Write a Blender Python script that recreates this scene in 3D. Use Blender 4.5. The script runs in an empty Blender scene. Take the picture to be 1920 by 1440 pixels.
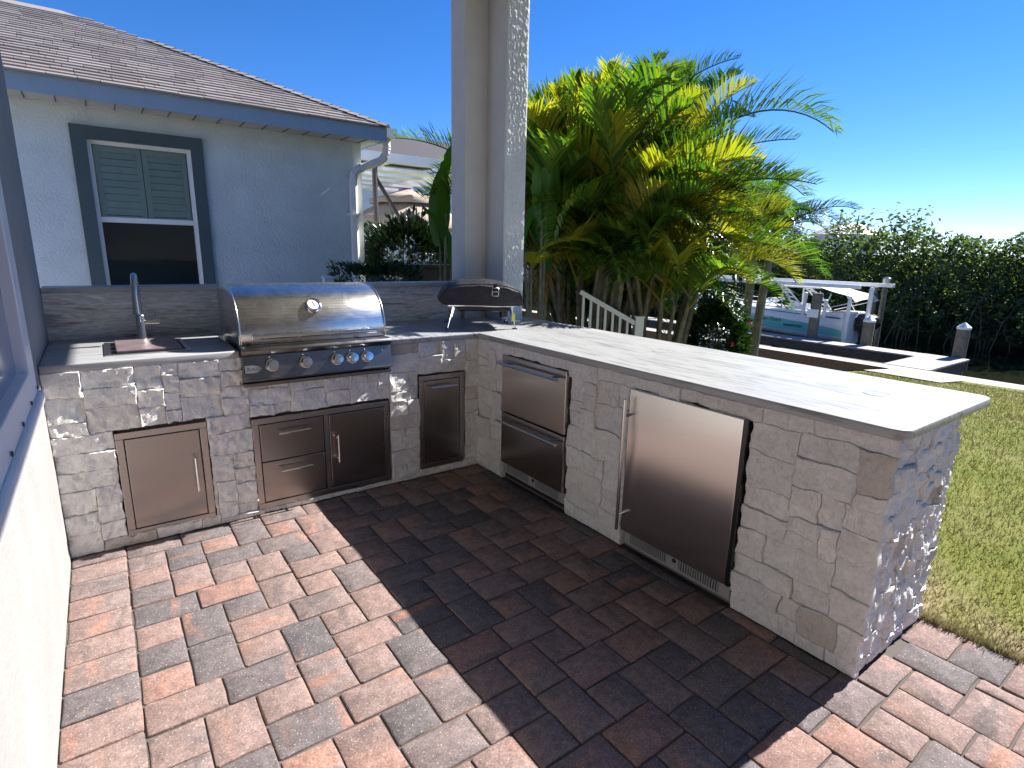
import bpy, bmesh, math, random
import numpy as np
from mathutils import Vector, Matrix, noise as MN

R = math.radians
rng = random.Random(7)
nr = np.random.default_rng(7)
sc = bpy.context.scene
col = sc.collection

# ------------------------------------------------------------------ camera, sky, sun, exposure
YAW, PITCH, ROLL, F_PX = 0.6319, 0.2301, 0.0219, 1052.3
CAM = Vector((-2.0177, -3.1409, 1.4532))
fwd = Vector((math.sin(YAW) * math.cos(PITCH), math.cos(YAW) * math.cos(PITCH), -math.sin(PITCH)))
rgt = Vector((math.cos(YAW), -math.sin(YAW), 0))
upv = rgt.cross(fwd)
r2 = rgt * math.cos(ROLL) + upv * math.sin(ROLL)
u2 = upv * math.cos(ROLL) - rgt * math.sin(ROLL)
cam_d = bpy.data.cameras.new("camera")
cam_d.sensor_width = 36
cam_d.lens = F_PX / 1920 * 36
cam_d.clip_start = 0.02
cam_d.clip_end = 2000
cam = bpy.data.objects.new("camera", cam_d)
col.objects.link(cam)
cam.matrix_world = Matrix(((r2.x, u2.x, -fwd.x, CAM.x), (r2.y, u2.y, -fwd.y, CAM.y), (r2.z, u2.z, -fwd.z, CAM.z), (0, 0, 0, 1)))
sc.camera = cam

SUN_DIR = Vector((1.0, -0.045, 0.823)).normalized()      # towards the sun
elev = math.asin(SUN_DIR.z)
azim = math.atan2(SUN_DIR.x, SUN_DIR.y)                  # from +Y towards +X
w = bpy.data.worlds.new("World")
sc.world = w
w.use_nodes = True
wn = w.node_tree.nodes
sky = wn.new("ShaderNodeTexSky")
sky.sky_type = 'NISHITA'
sky.sun_disc = False
sky.sun_elevation = elev
sky.sun_rotation = azim
sky.altitude = 0
sky.air_density = 0.7
sky.dust_density = 0.0
sky.ozone_density = 5.0
hs = wn.new("ShaderNodeHueSaturation")
hs.inputs["Saturation"].default_value = 1.23
bg = wn["Background"]
bg.inputs["Strength"].default_value = 0.08
w.node_tree.links.new(sky.outputs[0], hs.inputs["Color"])
tint = wn.new("ShaderNodeMix"); tint.data_type = 'RGBA'; tint.blend_type = 'MULTIPLY'; tint.inputs[0].default_value = 1.0
tint.inputs[7].default_value = (0.97, 0.88, 1.00, 1)                     # clear, deep-blue air
w.node_tree.links.new(hs.outputs[0], tint.inputs[6])
w.node_tree.links.new(tint.outputs[2], bg.inputs["Color"])

sun_d = bpy.data.lights.new("sun", 'SUN')
sun_d.energy = 5.0
sun_d.angle = R(0.5)
sun_d.color = (1.0, 0.955, 0.89)
sun = bpy.data.objects.new("sun", sun_d)
col.objects.link(sun)
sun.rotation_euler = SUN_DIR.to_track_quat('Z', 'Y').to_euler()
sun.location = (20, 0, 20)

sc.view_settings.view_transform = 'Standard'
sc.view_settings.look = 'None'
sc.view_settings.exposure = 1.35
sc.view_settings.gamma = 1.0
sc.render.engine = 'CYCLES'
sc.cycles.max_bounces = 6; sc.cycles.diffuse_bounces = 3; sc.cycles.glossy_bounces = 4; sc.cycles.transmission_bounces = 4; sc.cycles.transparent_max_bounces = 8
sc.cycles.caustics_reflective = False; sc.cycles.caustics_refractive = False

# ------------------------------------------------------------------ helpers
def tag(o, label=None, cat=None, group=None, kind=None):
    if label: o["label"] = label
    if cat: o["category"] = cat
    if group: o["group"] = group
    if kind: o["kind"] = kind
    return o

def empty(name, loc=(0, 0, 0), rz=0.0, label=None, cat=None, group=None):
    o = bpy.data.objects.new(name, None)
    o.empty_display_size = 0.1
    o.location = loc
    o.rotation_euler = (0, 0, rz)
    col.objects.link(o)
    return tag(o, label, cat, group)

def link(name, me, parent=None, loc=None):
    o = bpy.data.objects.new(name, me)
    if loc: o.location = loc
    if parent: o.parent = parent
    col.objects.link(o)
    return o

def basis(d):
    d = Vector(d).normalized()
    a = Vector((0, 0, 1)) if abs(d.z) < 0.9 else Vector((1, 0, 0))
    x = d.cross(a).normalized()
    return x, d.cross(x).normalized(), d

class MB:
    def __init__(s):
        s.v = []; s.f = []; s.mi = []
    def add(s, vs, fs, m=0):
        b = len(s.v)
        s.v += [tuple(q) for q in vs]
        s.f += [tuple(i + b for i in q) for q in fs]
        s.mi += [m] * len(fs)
        return s
    def box(s, x0, x1, y0, y1, z0, z1, m=0):
        return s.add([(x0, y0, z0), (x1, y0, z0), (x1, y1, z0), (x0, y1, z0), (x0, y0, z1), (x1, y0, z1), (x1, y1, z1), (x0, y1, z1)],
                     [(0, 3, 2, 1), (4, 5, 6, 7), (0, 1, 5, 4), (1, 2, 6, 5), (2, 3, 7, 6), (3, 0, 4, 7)], m)
    def beam(s, a, b, wx, wz, up=(0, 0, 1), m=0):
        a, b = Vector(a), Vector(b)
        d = (b - a).normalized(); x = d.cross(Vector(up))
        if x.length < 1e-4: x = Vector((1, 0, 0))
        x.normalize(); z = x.cross(d)
        vs = []
        for p_ in (a, b):
            for i, j in ((-1, -1), (1, -1), (1, 1), (-1, 1)):
                vs.append(p_ + x * (i * wx / 2) + z * (j * wz / 2))
        return s.add(vs, [(0, 3, 2, 1), (4, 5, 6, 7), (0, 1, 5, 4), (1, 2, 6, 5), (2, 3, 7, 6), (3, 0, 4, 7)], m)
    def tube(s, pts, r, n=10, cap=True, m=0, flat=1.0):
        pts = [Vector(q) for q in pts]
        k = len(pts)
        rs = r if isinstance(r, (list, tuple)) else [r] * k
        rings = []
        x = None
        for i, q in enumerate(pts):
            d = (pts[min(i + 1, k - 1)] - pts[max(i - 1, 0)]).normalized()
            if x is None: x, y, _ = basis(d)
            else:
                x = (x - d * x.dot(d)).normalized(); y = d.cross(x)
            rings.append([q + x * (math.cos(t) * rs[i]) + y * (math.sin(t) * rs[i] * flat) for t in (2 * math.pi * j / n for j in range(n))])
        vs = [q for rr in rings for q in rr]
        fs = []
        for i in range(k - 1):
            for j in range(n):
                a, b = i * n + j, i * n + (j + 1) % n
                fs.append((a, b, b + n, a + n))
        if cap:
            fs.append(tuple(reversed(range(n)))); fs.append(tuple((k - 1) * n + j for j in range(n)))
        return s.add(vs, fs, m)
    def lathe(s, prof, c, axis=(0, 0, 1), n=24, m=0):
        x, y, d = basis(axis)
        c = Vector(c)
        vs = []
        for (rr, h) in prof:
            for j in range(n):
                t = 2 * math.pi * j / n
                vs.append(c + x * (math.cos(t) * rr) + y * (math.sin(t) * rr) + d * h)
        k = len(prof); fs = []
        for i in range(k - 1):
            for j in range(n):
                a, b = i * n + j, i * n + (j + 1) % n
                fs.append((a, b, b + n, a + n))
        fs.append(tuple(reversed(range(n)))); fs.append(tuple((k - 1) * n + j for j in range(n)))
        return s.add(vs, fs, m)
    def prism(s, poly, fn, a, b, m=0):
        """poly: 2-D outline; fn(u, v, h) -> point; extruded from h=a to h=b"""
        n = len(poly)
        vs = [fn(u, v, a) for u, v in poly] + [fn(u, v, b) for u, v in poly]
        fs = [tuple(reversed(range(n))), tuple(range(n, 2 * n))] + [(i, (i + 1) % n, n + (i + 1) % n, n + i) for i in range(n)]
        return s.add(vs, fs, m)
    def mesh(s, name, mats, smooth=False, bevel=0.0, seg=2, fix=True):
        me = bpy.data.meshes.new(name)
        me.from_pydata(s.v, [], s.f)
        for mt in (mats if isinstance(mats, (list, tuple)) else [mats]): me.materials.append(mt)
        if any(s.mi): me.polygons.foreach_set("material_index", s.mi)
        if fix or bevel:
            bm = bmesh.new(); bm.from_mesh(me)
            if fix: bmesh.ops.recalc_face_normals(bm, faces=bm.faces)
            if bevel:
                es = [e for e in bm.edges if len(e.link_faces) == 2 and e.calc_face_angle(0) > 0.6]
                bmesh.ops.bevel(bm, geom=es, offset=bevel, segments=seg, profile=0.5, affect='EDGES', clamp_overlap=True)
            bm.to_mesh(me); bm.free()
        if smooth:
            me.polygons.foreach_set("use_smooth", [True] * len(me.polygons))
            if smooth == 'angle':
                try: me.set_sharp_from_angle(angle=R(35))
                except Exception: pass
        me.update()
        return me
    def build(s, name, mats, parent=None, smooth=False, bevel=0.0, seg=2, loc=None, fix=True):
        return link(name, s.mesh(name, mats, smooth, bevel, seg, fix), parent, loc)

def fbm(p_, sc_=1.0, oc=3):
    v = 0; a = 1; q = Vector(p_) * sc_
    for _ in range(oc):
        v += a * MN.noise(q); q = q * 2.03; a *= 0.5
    return v

def np_mesh(name, V, Fq, mat, smooth=False, mi=None):
    """V (n,3) array, Fq (m,k) array of equal-size faces"""
    me = bpy.data.meshes.new(name)
    V = np.asarray(V, np.float32); Fq = np.asarray(Fq, np.int32)
    me.vertices.add(len(V)); me.vertices.foreach_set("co", V.ravel())
    m, k = Fq.shape
    me.loops.add(m * k); me.loops.foreach_set("vertex_index", Fq.ravel())
    me.polygons.add(m)
    me.polygons.foreach_set("loop_start", np.arange(0, m * k, k, dtype=np.int32))
    me.polygons.foreach_set("loop_total", np.full(m, k, np.int32))
    for mt in (mat if isinstance(mat, (list, tuple)) else [mat]): me.materials.append(mt)
    if mi is not None: me.polygons.foreach_set("material_index", np.asarray(mi, np.int32))
    if smooth: me.polygons.foreach_set("use_smooth", np.ones(m, bool))
    me.update(calc_edges=True)
    me.validate()
    return me

def leaf_cloud(name, P, size, mat, aspect=0.5, up=0.3, seed=1, var=0.35):
    """folded leaf quads (two triangles sharing a midrib) at the points P"""
    g = np.random.default_rng(seed)
    n = len(P)
    d = g.normal(size=(n, 3)); d[:, 2] = d[:, 2] * 0.6 + up
    d /= np.linalg.norm(d, axis=1)[:, None]
    a = g.normal(size=(n, 3)); x = np.cross(d, a); x /= np.linalg.norm(x, axis=1)[:, None]
    nn = np.cross(d, x)
    s = size * (1 + var * g.normal(size=n)).clip(0.4, 1.9)
    L = s[:, None] * d; Wd = (s * aspect * 0.5)[:, None] * x; K = (s * 0.12)[:, None] * nn
    V = np.empty((n, 4, 3))
    V[:, 0] = P - L * 0.5; V[:, 1] = P + Wd + K; V[:, 2] = P + L * 0.5; V[:, 3] = P - Wd + K
    i = np.arange(n)[:, None] * 4
    Ft = np.concatenate([i + np.array([[0, 1, 2]]), i + np.array([[0, 2, 3]])])
    return np_mesh(name, V.reshape(-1, 3), Ft, mat)

# ------------------------------------------------------------------ materials
class NT:
    def __init__(s, name):
        s.m = bpy.data.materials.new(name); s.m.use_nodes = True
        s.t = s.m.node_tree; s.n = s.t.nodes; s.l = s.t.links
        s.b = s.n["Principled BSDF"]; s.out = s.n["Material Output"]
    def new(s, t, **kw):
        q = s.n.new(t)
        for k, v in kw.items():
            if hasattr(q, k): setattr(q, k, v)
        return q
    def lk(s, a, b): s.l.new(a, b)
    def coord(s, kind="Object"): return s.new("ShaderNodeTexCoord").outputs[kind]
    def mapping(s, v, scale=(1, 1, 1), loc=None, rot=(0, 0, 0)):
        q = s.new("ShaderNodeMapping"); s.lk(v, q.inputs[0])
        q.inputs["Scale"].default_value = scale; q.inputs["Rotation"].default_value = rot
        if loc is not None: s.lk(loc, q.inputs["Location"])
        return q.outputs[0]
    def noise(s, v, scale, detail=4, rough=0.55, dist=0.0):
        q = s.new("ShaderNodeTexNoise"); s.lk(v, q.inputs["Vector"])
        q.inputs["Scale"].default_value = scale; q.inputs["Detail"].default_value = detail
        q.inputs["Roughness"].default_value = rough; q.inputs["Distortion"].default_value = dist
        return q.outputs["Fac"]
    def voro(s, v, scale, feature='F1', out="Distance"):
        q = s.new("ShaderNodeTexVoronoi"); q.feature = feature; s.lk(v, q.inputs["Vector"]); q.inputs["Scale"].default_value = scale
        return q.outputs[out]
    def ramp(s, f, stops, interp='LINEAR'):
        q = s.new("ShaderNodeValToRGB"); s.lk(f, q.inputs[0]); e = q.color_ramp.elements; q.color_ramp.interpolation = interp
        while len(e) < len(stops): e.new(0.5)
        for el, (p_, c) in zip(e, stops):
            el.position = p_; el.color = (c, c, c, 1) if isinstance(c, (int, float)) else (*c, 1)
        return q.outputs[0]
    def mix(s, f, a, b, mode='MIX'):
        q = s.new("ShaderNodeMix"); q.data_type = 'RGBA'; q.blend_type = mode
        for sock, v in ((q.inputs[0], f), (q.inputs[6], a), (q.inputs[7], b)):
            if isinstance(v, (int, float)): sock.default_value = v
            elif isinstance(v, (tuple, list)): sock.default_value = (*v, 1)
            else: s.lk(v, sock)
        return q.outputs[2]
    def math(s, op, a, b=0.0, clamp=False):
        q = s.new("ShaderNodeMath"); q.operation = op; q.use_clamp = clamp
        for sock, v in ((q.inputs[0], a), (q.inputs[1], b)):
            if isinstance(v, (int, float)): sock.default_value = v
            else: s.lk(v, sock)
        return q.outputs[0]
    def rand(s):
        """one value per object and per loose island"""
        a = s.new("ShaderNodeObjectInfo").outputs["Random"]; b = s.new("ShaderNodeNewGeometry").outputs["Random Per Island"]
        return s.math('FRACT', s.math('ADD', s.math('MULTIPLY', a, 7.13), s.math('MULTIPLY', b, 3.7)))
    def rndvec(s, r, k=37.0):
        q = s.new("ShaderNodeCombineXYZ"); s.lk(s.math('MULTIPLY', r, k), q.inputs[0]); s.lk(s.math('MULTIPLY', r, k * 1.7), q.inputs[1])
        s.lk(s.math('MULTIPLY', r, k * 0.6), q.inputs[2]); return q.outputs[0]
    def bump(s, h, strength=0.3, dist=0.01, prev=None):
        q = s.new("ShaderNodeBump"); s.lk(h, q.inputs["Height"]); q.inputs["Strength"].default_value = strength; q.inputs["Distance"].default_value = dist
        if prev is not None: s.lk(prev, q.inputs["Normal"])
        s.lk(q.outputs[0], s.b.inputs["Normal"]); return q.outputs[0]
    def set(s, color=None, rough=None, metal=None, spec=None):
        for key, v in (("Base Color", color), ("Roughness", rough), ("Metallic", metal), ("Specular IOR Level", spec)):
            if v is None: continue
            if isinstance(v, (int, float)): s.b.inputs[key].default_value = v
            elif isinstance(v, (tuple, list)): s.b.inputs[key].default_value = (*v, 1)
            else: s.lk(v, s.b.inputs[key])
        return s.m

def plain(name, c, rough=0.5, metal=0.0, spec=0.5, var=0.08, sc_=6.0):
    t = NT(name)
    f = t.noise(t.coord(), sc_, 5)
    lo = tuple(max(0, x * (1 - var)) for x in c); hi = tuple(x * (1 + var) for x in c)
    cc = t.ramp(f, [(0.3, lo), (0.7, hi)])
    t.lk(cc, t.b.inputs["Base Color"])
    rr = t.ramp(f, [(0.3, max(0.02, rough * 0.85)), (0.7, min(1, rough * 1.15))])
    t.lk(rr, t.b.inputs["Roughness"])
    return t.set(metal=metal, spec=spec)

def m_paver():
    t = NT("concrete_paver"); r = t.rand()
    v = t.new("ShaderNodeVectorMath"); v.operation = 'ADD'; t.lk(t.coord(), v.inputs[0]); t.lk(t.rndvec(r), v.inputs[1]); v = v.outputs[0]
    ang = t.math('ADD', t.math('MULTIPLY', t.math('ROUND', t.math('FRACT', t.math('MULTIPLY', r, 11.3))), 1.5708), t.math('MULTIPLY', r, 0.16))
    vr = t.new("ShaderNodeVectorRotate"); vr.rotation_type = 'Z_AXIS'; t.lk(v, vr.inputs["Vector"]); t.lk(ang, vr.inputs["Angle"])
    band = t.noise(t.mapping(vr.outputs[0], (9, 2.2, 3)), 1.0, 3, 0.5, 0.4)
    base = t.ramp(r, [(0.0, (0.145, 0.14, 0.148)), (0.22, (0.19, 0.172, 0.175)), (0.40, (0.27, 0.22, 0.21)), (0.60, (0.32, 0.235, 0.21)), (0.80, (0.29, 0.225, 0.21)), (1.0, (0.35, 0.225, 0.19))])
    red = t.mix(0.0, (0.42, 0.235, 0.175), (0, 0, 0)); grey = t.mix(0.0, (0.145, 0.135, 0.138), (0, 0, 0))
    c = t.mix(t.ramp(band, [(0.55, 0.0), (0.68, 0.7)]), base, grey)
    c = t.mix(t.ramp(band, [(0.30, 0.75), (0.42, 0.0)]), c, red)
    fine = t.noise(v, 140, 5, 0.7)
    c = t.mix(0.9, c, t.ramp(fine, [(0.3, 0.5), (0.7, 1.3)]), 'MULTIPLY')
    mott = t.noise(v, 30, 5, 0.65)
    c = t.mix(0.85, c, t.ramp(mott, [(0.3, 0.66), (0.7, 1.2)]), 'MULTIPLY')
    sp = t.voro(v, 75); c = t.mix(t.ramp(sp, [(0.08, 0.75), (0.2, 0.0)]), c, (0.58, 0.52, 0.47))
    c = t.mix(1.0, c, (0.92, 0.87, 0.87), 'MULTIPLY')
    t.bump(t.mix(0.5, fine, mott), 0.55, 0.004)
    return t.set(color=c, rough=0.88, spec=0.25)

def m_stone():
    t = NT("split_face_quartzite"); r = t.rand()
    v = t.new("ShaderNodeVectorMath"); v.operation = 'ADD'; t.lk(t.coord(), v.inputs[0]); t.lk(t.rndvec(r), v.inputs[1]); v = v.outputs[0]
    base = t.ramp(r, [(0.0, (0.72, 0.72, 0.72)), (0.3, (0.80, 0.80, 0.80)), (0.55, (0.70, 0.705, 0.715)), (0.75, (0.82, 0.815, 0.81)), (0.95, (0.72, 0.70, 0.675)), (1.0, (0.42, 0.37, 0.33))])
    n1 = t.noise(t.mapping(v, (7, 7, 11)), 1.0, 6, 0.62, 0.6)
    c = t.mix(t.ramp(n1, [(0.40, 0.0), (0.66, 0.55)]), base, (0.58, 0.565, 0.55))
    c = t.mix(t.ramp(n1, [(0.28, 0.5), (0.42, 0.0)]), c, (0.86, 0.86, 0.855))
    n2 = t.noise(v, 55, 6, 0.68)
    c = t.mix(0.75, c, t.ramp(n2, [(0.3, 0.80), (0.7, 1.10)]), 'MULTIPLY')
    vein = t.noise(t.mapping(v, (16, 16, 5), rot=(0.5, 0.6, 0.2)), 1.0, 3, 0.5, 1.2)
    c = t.mix(t.ramp(vein, [(0.485, 0.0), (0.5, 0.35), (0.515, 0.0)]), c, (0.28, 0.25, 0.23))
    c = t.mix(1.0, c, (1.12, 1.10, 1.06), 'MULTIPLY')
    b = t.bump(n2, 0.6, 0.006)
    t.bump(t.noise(v, 20, 5, 0.6), 0.5, 0.02, b)
    return t.set(color=c, rough=0.72, spec=0.35)

def m_marble(name, along, wavy=0.6):
    t = NT(name); v = t.coord()
    sx = (1.1, 13, 9) if along == 'x' else (13, 1.1, 9)
    if along == 'xz': sx = (2.2, 6, 17)
    n = t.noise(t.mapping(v, sx), 1.0, 7, 0.62, wavy)
    sx2 = tuple(q * 3.1 for q in sx)
    n2 = t.noise(t.mapping(v, sx2), 1.0, 5, 0.6, wavy * 0.7)
    f = t.math('ADD', t.math('MULTIPLY', n, 0.66), t.math('MULTIPLY', n2, 0.34))
    if along == 'xz':
        c = t.ramp(f, [(0.34, (0.14, 0.13, 0.12)), (0.42, (0.46, 0.435, 0.40)), (0.48, (0.78, 0.75, 0.70)), (0.53, (0.50, 0.475, 0.445)), (0.60, (0.85, 0.83, 0.79)), (0.68, (0.60, 0.575, 0.54))])
    else:
        c = t.ramp(f, [(0.34, (0.13, 0.135, 0.145)), (0.40, (0.24, 0.245, 0.255)), (0.445, (0.39, 0.395, 0.40)), (0.53, (0.43, 0.435, 0.435)), (0.57, (0.26, 0.265, 0.275)), (0.61, (0.42, 0.425, 0.425))])
    t.lk(c, t.b.inputs["Base Color"])
    t.bump(n2, 0.06, 0.003)
    return t.set(rough=0.34, spec=0.45)

def m_stucco(name, c, scale=70, strength=0.5, dist=0.012, rough=0.9):
    t = NT(name); v = t.coord()
    n = t.noise(v, scale, 4, 0.6, 0.3); big = t.noise(v, 3.0, 4)
    cc = t.mix(t.ramp(big, [(0.3, 0.0), (0.7, 1.0)]), tuple(x * 0.90 for x in c), tuple(min(1, x * 1.05) for x in c))
    t.lk(cc, t.b.inputs["Base Color"])
    t.bump(n, strength, dist)
    return t.set(rough=rough, spec=0.2)

def m_steel(name, c=(0.56, 0.555, 0.55), rough=0.24, axis='z', smear=0.25, aniso=None):
    t = NT(name); v = t.coord()
    s_ = {'z': (260, 260, 1.5), 'x': (1.5, 260, 260), 'y': (260, 1.5, 260)}[axis]
    n = t.noise(t.mapping(v, s_), 1.0, 3, 0.6)
    sm = t.noise(v, 7, 5, 0.6, 1.2)
    f = t.math('ADD', t.math('MULTIPLY', n, 0.5), t.math('MULTIPLY', sm, 0.5))
    t.lk(t.ramp(f, [(0.35, rough * (1 - smear)), (0.65, rough * (1 + smear))]), t.b.inputs["Roughness"])
    t.lk(t.ramp(n, [(0.3, tuple(x * 0.985 for x in c)), (0.7, c)]), t.b.inputs["Base Color"])
    if aniso is not None:
        tg = t.new("ShaderNodeTangent"); tg.direction_type = 'RADIAL'; tg.axis = 'Z'; t.lk(tg.outputs[0], t.b.inputs["Tangent"])
        t.b.inputs["Anisotropic"].default_value = 0.85; t.b.inputs["Anisotropic Rotation"].default_value = aniso
    return t.set(metal=1.0)

def m_leaf(name, stops, trans=0.45, rough=0.45, spec=0.5, tint=1.25, noise_sc=3.0, translucent=None):
    t = NT(name); r = t.rand(); v = t.coord()
    n = t.noise(v, noise_sc, 3)
    f = t.math('ADD', t.math('MULTIPLY', r, 0.72), t.math('MULTIPLY', n, 0.28))
    c = t.ramp(f, stops)
    t.lk(c, t.b.inputs["Base Color"])
    t.set(rough=rough, spec=spec)
    tr = t.new("ShaderNodeBsdfTranslucent"); t.lk(t.mix(1.0, c, translucent or (1.25, 1.55, 0.45), 'MULTIPLY'), tr.inputs[0])
    ms = t.new("ShaderNodeMixShader"); ms.inputs[0].default_value = trans
    t.lk(t.b.outputs[0], ms.inputs[1]); t.lk(tr.outputs[0], ms.inputs[2]); t.lk(ms.outputs[0], t.out.inputs[0])
    return t.m

def m_glass(name, tint=(0.75, 0.85, 0.85), refl=(0.08, 1.0)):
    t = NT(name)
    g = t.new("ShaderNodeBsdfGlossy"); g.inputs["Roughness"].default_value = 0.02
    tr = t.new("ShaderNodeBsdfTransparent"); tr.inputs[0].default_value = (*tint, 1)
    fr = t.new("ShaderNodeFresnel"); fr.inputs[0].default_value = 1.5
    ms = t.new("ShaderNodeMixShader"); t.lk(fr.outputs[0], ms.inputs[0]); t.lk(tr.outputs[0], ms.inputs[1]); t.lk(g.outputs[0], ms.inputs[2])
    t.lk(ms.outputs[0], t.out.inputs[0])
    return t.m

M = {}
M['paver'] = m_paver()
M['stone'] = m_stone()
M['marble_y'] = m_marble("marble_counter_long", 'y')
M['marble_x'] = m_marble("marble_counter_back", 'x')
M['marble_b'] = m_marble("marble_backsplash", 'xz', 0.9)
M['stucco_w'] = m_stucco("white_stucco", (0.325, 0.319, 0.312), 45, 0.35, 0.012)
M['stucco_c'] = m_stucco("column_stucco", (0.70, 0.695, 0.68), 90, 0.35, 0.006)
M['stucco_n'] = m_stucco("pale_blue_grey_stucco", (0.74, 0.80, 0.83), 42, 0.6, 0.025)
M['steel'] = m_steel("brushed_steel", axis='x', smear=0.05)
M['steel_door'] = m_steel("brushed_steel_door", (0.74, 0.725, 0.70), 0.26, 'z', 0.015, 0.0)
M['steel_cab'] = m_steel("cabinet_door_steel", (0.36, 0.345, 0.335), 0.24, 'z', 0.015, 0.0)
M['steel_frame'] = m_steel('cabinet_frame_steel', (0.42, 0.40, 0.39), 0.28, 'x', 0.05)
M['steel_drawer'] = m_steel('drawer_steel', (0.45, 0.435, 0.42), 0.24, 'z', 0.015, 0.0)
M['satin'] = plain('satin_kick_plate', (0.42, 0.42, 0.41), 0.45, 0.35)
M['steel_lid'] = m_steel("polished_lid_steel", (0.58, 0.575, 0.565), 0.27, 'x', 0.22)
M['steel_dark'] = m_steel("control_panel_steel", (0.20, 0.195, 0.19), 0.34, 'x')
M['chrome'] = plain("bright_chrome", (0.78, 0.78, 0.78), 0.1, 1.0)
M['black'] = plain("black_body_and_gap_shade", (0.012, 0.012, 0.013), 0.6)  # refrigerator body black, also painted shade for gaps and hollows
M['black_gloss'] = plain("black_gloss", (0.012, 0.013, 0.016), 0.25)
M['white_paint'] = plain("white_paint", (0.78, 0.79, 0.79), 0.4, var=0.04)
M['white_frame'] = plain("white_aluminium", (0.88, 0.89, 0.90), 0.35, var=0.03)
M['pane'] = plain("dark_window_pane", (0.22, 0.26, 0.35), 0.12, var=0.15, sc_=1.2)
M['trim'] = m_stucco("slate_window_trim", (0.10, 0.135, 0.145), 80, 0.35, 0.008)
M['fascia'] = plain("blue_grey_fascia", (0.33, 0.42, 0.52), 0.5, var=0.05)
M['soffit'] = plain("soffit_vinyl", (0.50, 0.50, 0.48), 0.6)
M['glass'] = m_glass("window_glass", (0.90, 0.97, 0.96))
M['shutter'] = plain("shutter_paint", (0.86, 0.88, 0.86), 0.5)
M['sink'] = plain("maroon_sink_board", (0.21, 0.155, 0.16), 0.28, var=0.2)
M['knob'] = m_steel("knob_steel", (0.72, 0.72, 0.70), 0.16, 'x')
M['sand'] = plain("joint_sand", (0.10, 0.085, 0.075), 0.95, var=0.3, sc_=60)
def m_fabric():
    t = NT("navy_black_canvas"); v = t.coord()
    wr = t.noise(t.mapping(v, (1.0, 0.6, 1.8)), 16, 4, 0.6, 1.4)
    b = t.bump(wr, 0.4, 0.03); t.bump(t.noise(v, 500, 2), 0.15, 0.001, b)
    return t.set(color=(0.012, 0.013, 0.019), rough=0.5, spec=0.45)
M['canvas_b'] = m_fabric()
M['ceiling'] = plain("porch_ceiling", (0.66, 0.645, 0.61), 0.8)
M['badge'] = plain("badge_silver", (0.42, 0.41, 0.40), 0.35, 0.8)
M['ink'] = plain("dark_ink", (0.02, 0.04, 0.05), 0.5)
M['dial'] = plain("dial_face", (0.82, 0.82, 0.80), 0.5, var=0.02)
M['wood_grey'] = plain("weathered_dock_wood", (0.36, 0.33, 0.295), 0.85, var=0.22, sc_=9)
M['wood_brown'] = plain("brown_dock_timber", (0.10, 0.078, 0.06), 0.9, var=0.3, sc_=8)
M['pile'] = plain("timber_pile", (0.16, 0.145, 0.11), 0.9, var=0.35, sc_=9)
M['concrete'] = plain("seawall_concrete", (0.40, 0.385, 0.36), 0.9, var=0.12, sc_=5)
M['gel_white'] = plain("white_gelcoat", (0.74, 0.75, 0.77), 0.2, var=0.03)
M['gel_teal'] = plain("teal_gelcoat", (0.17, 0.55, 0.53), 0.2, var=0.05)
M['gel_grey'] = plain("hull_bottom_grey", (0.60, 0.62, 0.66), 0.5, var=0.08)
M['canvas_c'] = plain("cream_canvas", (0.70, 0.66, 0.56), 0.9, var=0.06)
M['tan'] = plain("tan_canvas", (0.42, 0.34, 0.285), 0.9, var=0.06)
M['bronze'] = plain("bronze_post", (0.07, 0.055, 0.05), 0.5)
M['bark'] = plain("palm_stem_bark", (0.17, 0.155, 0.115), 0.85, var=0.45, sc_=13)
M['bark_d'] = plain("dark_bark", (0.10, 0.085, 0.065), 0.9, var=0.4, sc_=14)
M['roof_far'] = plain("grey_far_roof", (0.06, 0.057, 0.062), 0.9, var=0.1, sc_=1.5)
M['roof_metal'] = plain("pale_metal_roof", (0.36, 0.32, 0.31), 0.5, var=0.06)
M['palm'] = m_leaf("areca_leaflet", [(0.0, (0.028, 0.075, 0.016)), (0.35, (0.055, 0.13, 0.022)), (0.62, (0.11, 0.19, 0.026)), (0.85, (0.20, 0.25, 0.03)), (1.0, (0.34, 0.27, 0.05))], 0.42, 0.32, 0.6)
M['palm_dry'] = m_leaf("dry_leaflet", [(0.0, (0.16, 0.10, 0.045)), (0.5, (0.27, 0.15, 0.05)), (1.0, (0.30, 0.22, 0.10))], 0.35, 0.6, 0.3)
M['palm_y'] = m_leaf("yellow_leaflet", [(0.0, (0.17, 0.20, 0.025)), (0.5, (0.30, 0.29, 0.03)), (1.0, (0.42, 0.31, 0.04))], 0.5, 0.35, 0.5)
M['palm_d'] = m_leaf("dark_leaflet", [(0.0, (0.016, 0.045, 0.016)), (0.5, (0.03, 0.075, 0.02)), (1.0, (0.06, 0.115, 0.025))], 0.35, 0.28, 0.7)
M['banana'] = m_leaf("broad_leaf", [(0.0, (0.03, 0.10, 0.02)), (0.5, (0.06, 0.17, 0.025)), (1.0, (0.12, 0.22, 0.03))], 0.45, 0.35, 0.5)
M['bush'] = m_leaf("bush_leaf", [(0.0, (0.012, 0.03, 0.014)), (0.6, (0.025, 0.06, 0.022)), (1.0, (0.06, 0.11, 0.035))], 0.22, 0.28, 0.7)
M['bush_shade'] = m_leaf('painted_shade_bush_leaf', [(0.0, (0.008, 0.016, 0.010)), (0.6, (0.014, 0.03, 0.015)), (1.0, (0.03, 0.05, 0.022))], 0.12, 0.3, 0.6)  # bush leaf again, darkened so the colour carries the shade
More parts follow.
